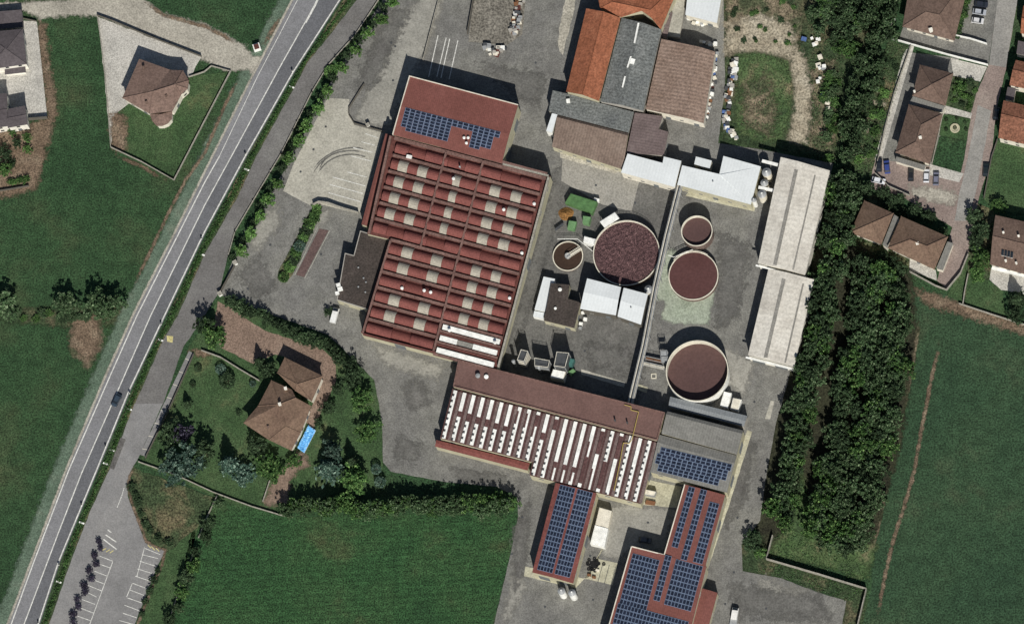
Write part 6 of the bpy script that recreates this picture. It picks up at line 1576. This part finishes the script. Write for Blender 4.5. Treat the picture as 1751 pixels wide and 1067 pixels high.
# west field trees
for x, y, r, h, lb in ((8, 520, 24, 7, 'leafy tree on the field edge at the left frame edge'), (115, 518, 22, 7, 'lone leafy tree on the field edge west of the road'), (165, 520, 21, 8, 'western tree of the roadside clump on the field edge'), (192, 522, 20, 7.5, 'eastern tree of the roadside clump on the field edge'), (178, 534, 18, 6, 'front tree of the roadside clump on the field edge')):
    tree(lb, x, y, r, h, 'broad', 'wood')
for i in range(14):
    tree('low scrub bush along the field edge west of the road', 20 + i * 13 + tr.uniform(-5, 5), 540 + tr.uniform(-6, 5), tr.uniform(6, 10), 1.4, 'broad', tr.choice(('dark', 'wood', 'green')), 'scrub on the west field edge', 'scrub_bush', 'bush', 0.0)
# boundary trees between car park and fields
for x, y, r, h in ((373, 862, 9, 3.4), (355, 896, 11, 4.2), (352, 918, 12, 4.5), (334, 944, 10, 4), (330, 968, 13, 5), (320, 990, 14, 5), (310, 1012, 13, 5), (305, 1040, 10, 4), (290, 1060, 13, 5)):
    tree('{tone} boundary tree in the line between car park lawn and south field', x, y, r, h, 'broad', tr.choice(('green', 'dark', 'wood')), 'trees between the lower fields')
for x, y in ((225, 832), (232, 846), (236, 858), (242, 878), (250, 896), (257, 908), (270, 918), (288, 928), (270, 975), (263, 992), (256, 1010), (249, 1028), (243, 1050)):
    tree('dark shrub along the eastern edge of the car park', x, y, tr.uniform(5.5, 8), 1.8, 'broad', 'dark', 'shrubs by the car park', 'shrub', 'shrub', 0.0)
for x, y in ((169, 925), (171, 937), (162, 950), (164, 964), (153, 975), (156, 989), (143, 1000), (145, 1012), (132.6, 1024), (134.6, 1037), (125, 1050), (126, 1064)):
    tree('small dark purple tree in the row dividing car park and lane', x, y, tr.uniform(5.2, 7), 1.7, 'broad', 'purple', 'purple trees in the car park', 'street_tree', 'tree', 0.25)
# left edge garden
for x, y, r, h, m in ((22, 226, 8, 2.5, 'green'), (30, 246, 9, 3, 'dark'), (46, 236, 8, 3, 'green'), (48, 256, 8, 2.5, 'bright'), (8, 262, 14, 4, 'dark'), (6, 292, 14, 4, 'green'), (20, 280, 8, 2, 'dark')):
    tree('garden shrub below the slate building at the left edge', x, y, r, h, 'broad', m, 'shrubs at the left edge', 'shrub', 'shrub', 0.02)
for i in range(5):
    tree('clipped hedge bush beside the dark wall at the left edge', 18 + i * 7, 312 - i * 1.2, 6, 1.6, 'broad', 'green', 'hedge at the left edge', 'hedge_shrub', 'shrub', 0.0)
# the wood by the long white halls
def inside(p, poly):
    x, y = p; c = False
    for i in range(len(poly)):
        x1, y1 = poly[i]; x2, y2 = poly[i-1]
        if (y1 > y) != (y2 > y) and x < (x2 - x1) * (y - y1) / (y2 - y1) + x1: c = not c
    return c
def fill(poly, sp, cb, jit=0.45, skip=None):
    xs = [p[0] for p in poly]; ys = [p[1] for p in poly]; y = min(ys); row = 0
    while y < max(ys):
        x = min(xs) + (sp / 2 if row % 2 else 0)
        while x < max(xs):
            q = (x + tr.uniform(-jit, jit) * sp, y + tr.uniform(-jit, jit) * sp)
            if inside(q, poly) and not (skip and skip(*q)): cb(*q)
            x += sp
        y += sp * 0.87; row += 1
fill([(1448, 300), (1420, 330), (1398, 460), (1384, 560), (1362, 660), (1342, 760), (1312, 885), (1345, 900), (1368, 800), (1392, 690), (1412, 590), (1432, 500), (1446, 420), (1462, 380)], 19,
     lambda x, y: tree('tall {tone} tree in the {part} part of the row beside the long white halls', x, y, tr.uniform(13, 18), tr.uniform(8.5, 11), 'broad', tr.choice(('wood', 'wood', 'green', 'dark')), 'trees beside the long white halls', low=0.15))
gap = lambda x, y: abs((x - 1490) + (y - 620) * 0.28) < 7 and tr.random() < 0.75
fill([(1470, 440), (1458, 520), (1440, 620), (1420, 740), (1396, 830), (1382, 910), (1412, 940), (1462, 945), (1490, 890), (1520, 770), (1545, 640), (1556, 520), (1545, 485), (1510, 460)], 19.5,
     lambda x, y: tree('{tone} tree in the {part} part of the wide plantation west of the east field', x, y, tr.uniform(13.5, 19), tr.uniform(7.5, 10.5), 'broad', tr.choice(('wood', 'wood', 'dark', 'wood', 'green')), 'plantation trees', low=0.15), skip=gap)
tree('dark spreading tree at the yard corner south of the wood', 1285, 925, 17, 5, 'broad', 'dark'); tree('small green tree beside the corner tree south of the wood', 1300, 945, 10, 3, 'broad', 'green')
fill([(1392, -20), (1478, -20), (1470, 60), (1455, 105), (1415, 70), (1385, 30)], 19,
     lambda x, y: tree('bushy {tone} tree in the thicket above the scrap heap', x, y, tr.uniform(11, 16), tr.uniform(3.5, 5.5), 'broad', tr.choice(('green', 'wood', 'dark')), 'thicket above the scrap', low=0.05))
fill([(1488, -20), (1548, -20), (1530, 50), (1512, 90), (1488, 170), (1466, 250), (1448, 290), (1432, 280), (1446, 190), (1466, 100)], 18,
     lambda x, y: tree('{tone} tree in the belt between gardens and waste ground', x, y, tr.uniform(10, 14), tr.uniform(6, 8.5), 'broad', tr.choice(('dark', 'wood', 'wood')), 'tree belt behind the gardens', low=0.1))
fill([(1405, 110), (1440, 120), (1425, 270), (1412, 270)], 15,
     lambda x, y: tree('low bush on the strip beside the dirt road', x, y, tr.uniform(7, 10), tr.uniform(1.5, 3), 'broad', tr.choice(('green', 'wood')), 'bushes by the dirt road', 'bush', 'bush', 0.0))
fill([(1250, 5), (1330, -10), (1380, 20), (1350, 80), (1260, 82)], 26,
     lambda x, y: tree('small weed bush on the bare waste ground', x, y, tr.uniform(3, 6), tr.uniform(0.6, 1.1), 'broad', tr.choice(('green', 'dark')), 'weeds on the waste ground', 'weed_bush', 'bush', 0.0))
fill([(1450, 300), (1490, 325), (1475, 350), (1450, 395), (1440, 360)], 18,
     lambda x, y: tree('garden tree between the wood and the square hip house', x, y, tr.uniform(9, 13), tr.uniform(4, 6), 'broad', tr.choice(('dark', 'wood')), 'trees by the square hip house', low=0.1))
fill([(1495, 318), (1540, 338), (1610, 378), (1618, 398), (1560, 378), (1535, 362), (1500, 345)], 17,
     lambda x, y: tree('dark garden tree on the shaded north side of the bend house', x, y, tr.uniform(8, 11), tr.uniform(2.5, 3.6), 'broad', 'dark', 'trees north of the bend house', low=0.05))
fill([(1450, 405), (1500, 430), (1556, 455), (1556, 480), (1520, 465), (1470, 440)], 19,
     lambda x, y: tree('dark shrub between the bend houses and the plantation', x, y, tr.uniform(8, 12), tr.uniform(2.5, 4), 'broad', 'dark', 'shrubs below the bend houses', 'shrub', 'shrub', 0.05))
for x, y, r, h, m, lb in ((1668, 372, 15, 5, 'dark', 'dark tree on the street verge, northernmost by the gabled house'), (1680, 395, 16, 6, 'dark', 'dark tree touching the gabled house wall'), (1668, 412, 14, 6, 'dark', 'dark tree in the middle of the verge by the gabled house'), (1676, 440, 18, 6, 'green', 'large bright tree beside the gabled house'), (1672, 468, 14, 4, 'green', 'smaller bright tree at the lawn of the gabled house'), (1708, 352, 13, 3.5, 'green', 'green tree north of the gabled house'), (1738, 510, 22, 9, 'dark', 'big dark conifer in the right hand garden'), (1736, 540, 16, 6, 'dark', 'dark tree at the field wall on the right')):
    tree(lb, x, y, r, h, 'cone' if 'conifer' in lb else 'broad', m)
for x, y, r, m in ((1642, 152, 12, 'green'), (1660, 140, 7, 'dark'), (1650, 165, 6, 'bright'), (1632, 172, 5, 'green'), (1660, 170, 7, 'green'), (1645, 180, 6, 'dark'), (1625, 145, 4, 'dark'), (1622, 160, 4, 'dark'), (1668, 155, 5, 'green'), (1657, 183, 5, 'green'), (1636, 138, 4, 'dark')):
    tree('shrub in the planted front garden of the square street house', x, y, r, r * 0.22, 'broad', m, 'front garden shrubs', 'shrub', 'shrub', 0.0)
for x, y in ((1618, 205), (1636, 203), (1650, 210), (1618, 222), (1652, 222), (1633, 219)):
    tree('small shrub around the round stone bed', x, y, 3.6, 1.0, 'round', 'dark', 'shrubs round the stone bed', 'shrub', 'shrub', 0.0)
for i in range(26):
    t = tr.random(); x = 1525 - 50 * t + tr.uniform(-12, 16); y = 90 + 190 * t
    tree('{tone} garden plant in the vegetable plots behind the street houses', x, y, tr.uniform(4, 9), tr.uniform(0.8, 2.2), 'broad', tr.choice(('green', 'bright', 'dark')), 'vegetable plot plants', 'garden_plant', 'plant', 0.0)
for i in range(10):
    tree('hedge shrub beside the court with three parked cars', 1655 - i * 2.2 + tr.uniform(-4, 4), 4 + i * 6, 7, 1.8, 'broad', tr.choice(('green', 'dark')), 'hedge by the court', 'shrub', 'shrub', 0.0)
# ditch vegetation beside the main road (uncountable)
mb = MB(); rr = random.Random(31)
def path_at(pl, y):
    for a, b in zip(pl, pl[1:]):
        if a[1] <= y <= b[1]: return a[0] + (b[0] - a[0]) * (y - a[1]) / (b[1] - a[1])
    return pl[-1][0]
for k in range(15000):
    y = rr.uniform(-30, 1090); a, b = path_at(RR, y) + 5, path_at(LL, y) - 1.5
    if y < 56: a, b = a + 5, b - 4
    f = 0.5 + 0.5 * math.sin(y * 0.11) * math.sin(y * 0.037 + 1)
    if y > 800 and rr.random() > 0.5 + 0.5 * f: continue
    x = a + (b - a) * (rr.random() + rr.random()) / 2
    hh = rr.uniform(0.1, 0.9) * (0.4 + 0.6 * f)
    leaf(mb, P(x, y, 0) + Vector((0, 0, 0.1 + hh)), rr.uniform(0.12, 0.3), rr, 0.6)
o = mb.build('ditch_vegetation', [LM['green'], LM['wood']]); o['kind'] = 'stuff'; o['label'] = 'strip of rough green plants in the ditch beside the main road'; o['category'] = 'vegetation'
# rough weeds on the waste ground and along walls (uncountable)
mb = MB()
for poly, n, hh in (([(1256, 92), (1300, 90), (1345, 105), (1356, 150), (1345, 220), (1330, 245), (1290, 240), (1256, 220)], 1300, 0.3), ([(1385, 20), (1470, 90), (1440, 270), (1390, 250), (1388, 120)], 3000, 0.5), ([(1520, 70), (1556, 82), (1500, 268), (1488, 300), (1445, 290), (1470, 200)], 2600, 0.4), ([(1445, 300), (1555, 470), (1440, 420)], 1500, 0.5), ([(1312, 945), (1370, 800), (1400, 940), (1480, 960), (1480, 1000), (1400, 975)], 2000, 0.3), ([(1290, 975), (1330, 962), (1478, 1010), (1450, 1030), (1400, 1008)], 1200, 0.3)):
    k = 0
    while k < n:
        x = rr.uniform(min(p[0] for p in poly), max(p[0] for p in poly)); y = rr.uniform(min(p[1] for p in poly), max(p[1] for p in poly))
        if not inside((x, y), poly): continue
        k += 1
        if math.sin(x * 0.21 + math.sin(y * 0.13) * 2) * math.cos(y * 0.17) < -0.35: continue
        leaf(mb, P(x, y, 0) + Vector((0, 0, 0.15 + rr.random() * hh)), rr.uniform(0.12, 0.26), rr, 0.8)
o = mb.build('rough_weeds', [LM['wood'], LM['green']]); o['kind'] = 'stuff'; o['label'] = 'rough weeds and grass tufts over the waste ground and gardens'; o['category'] = 'weeds'
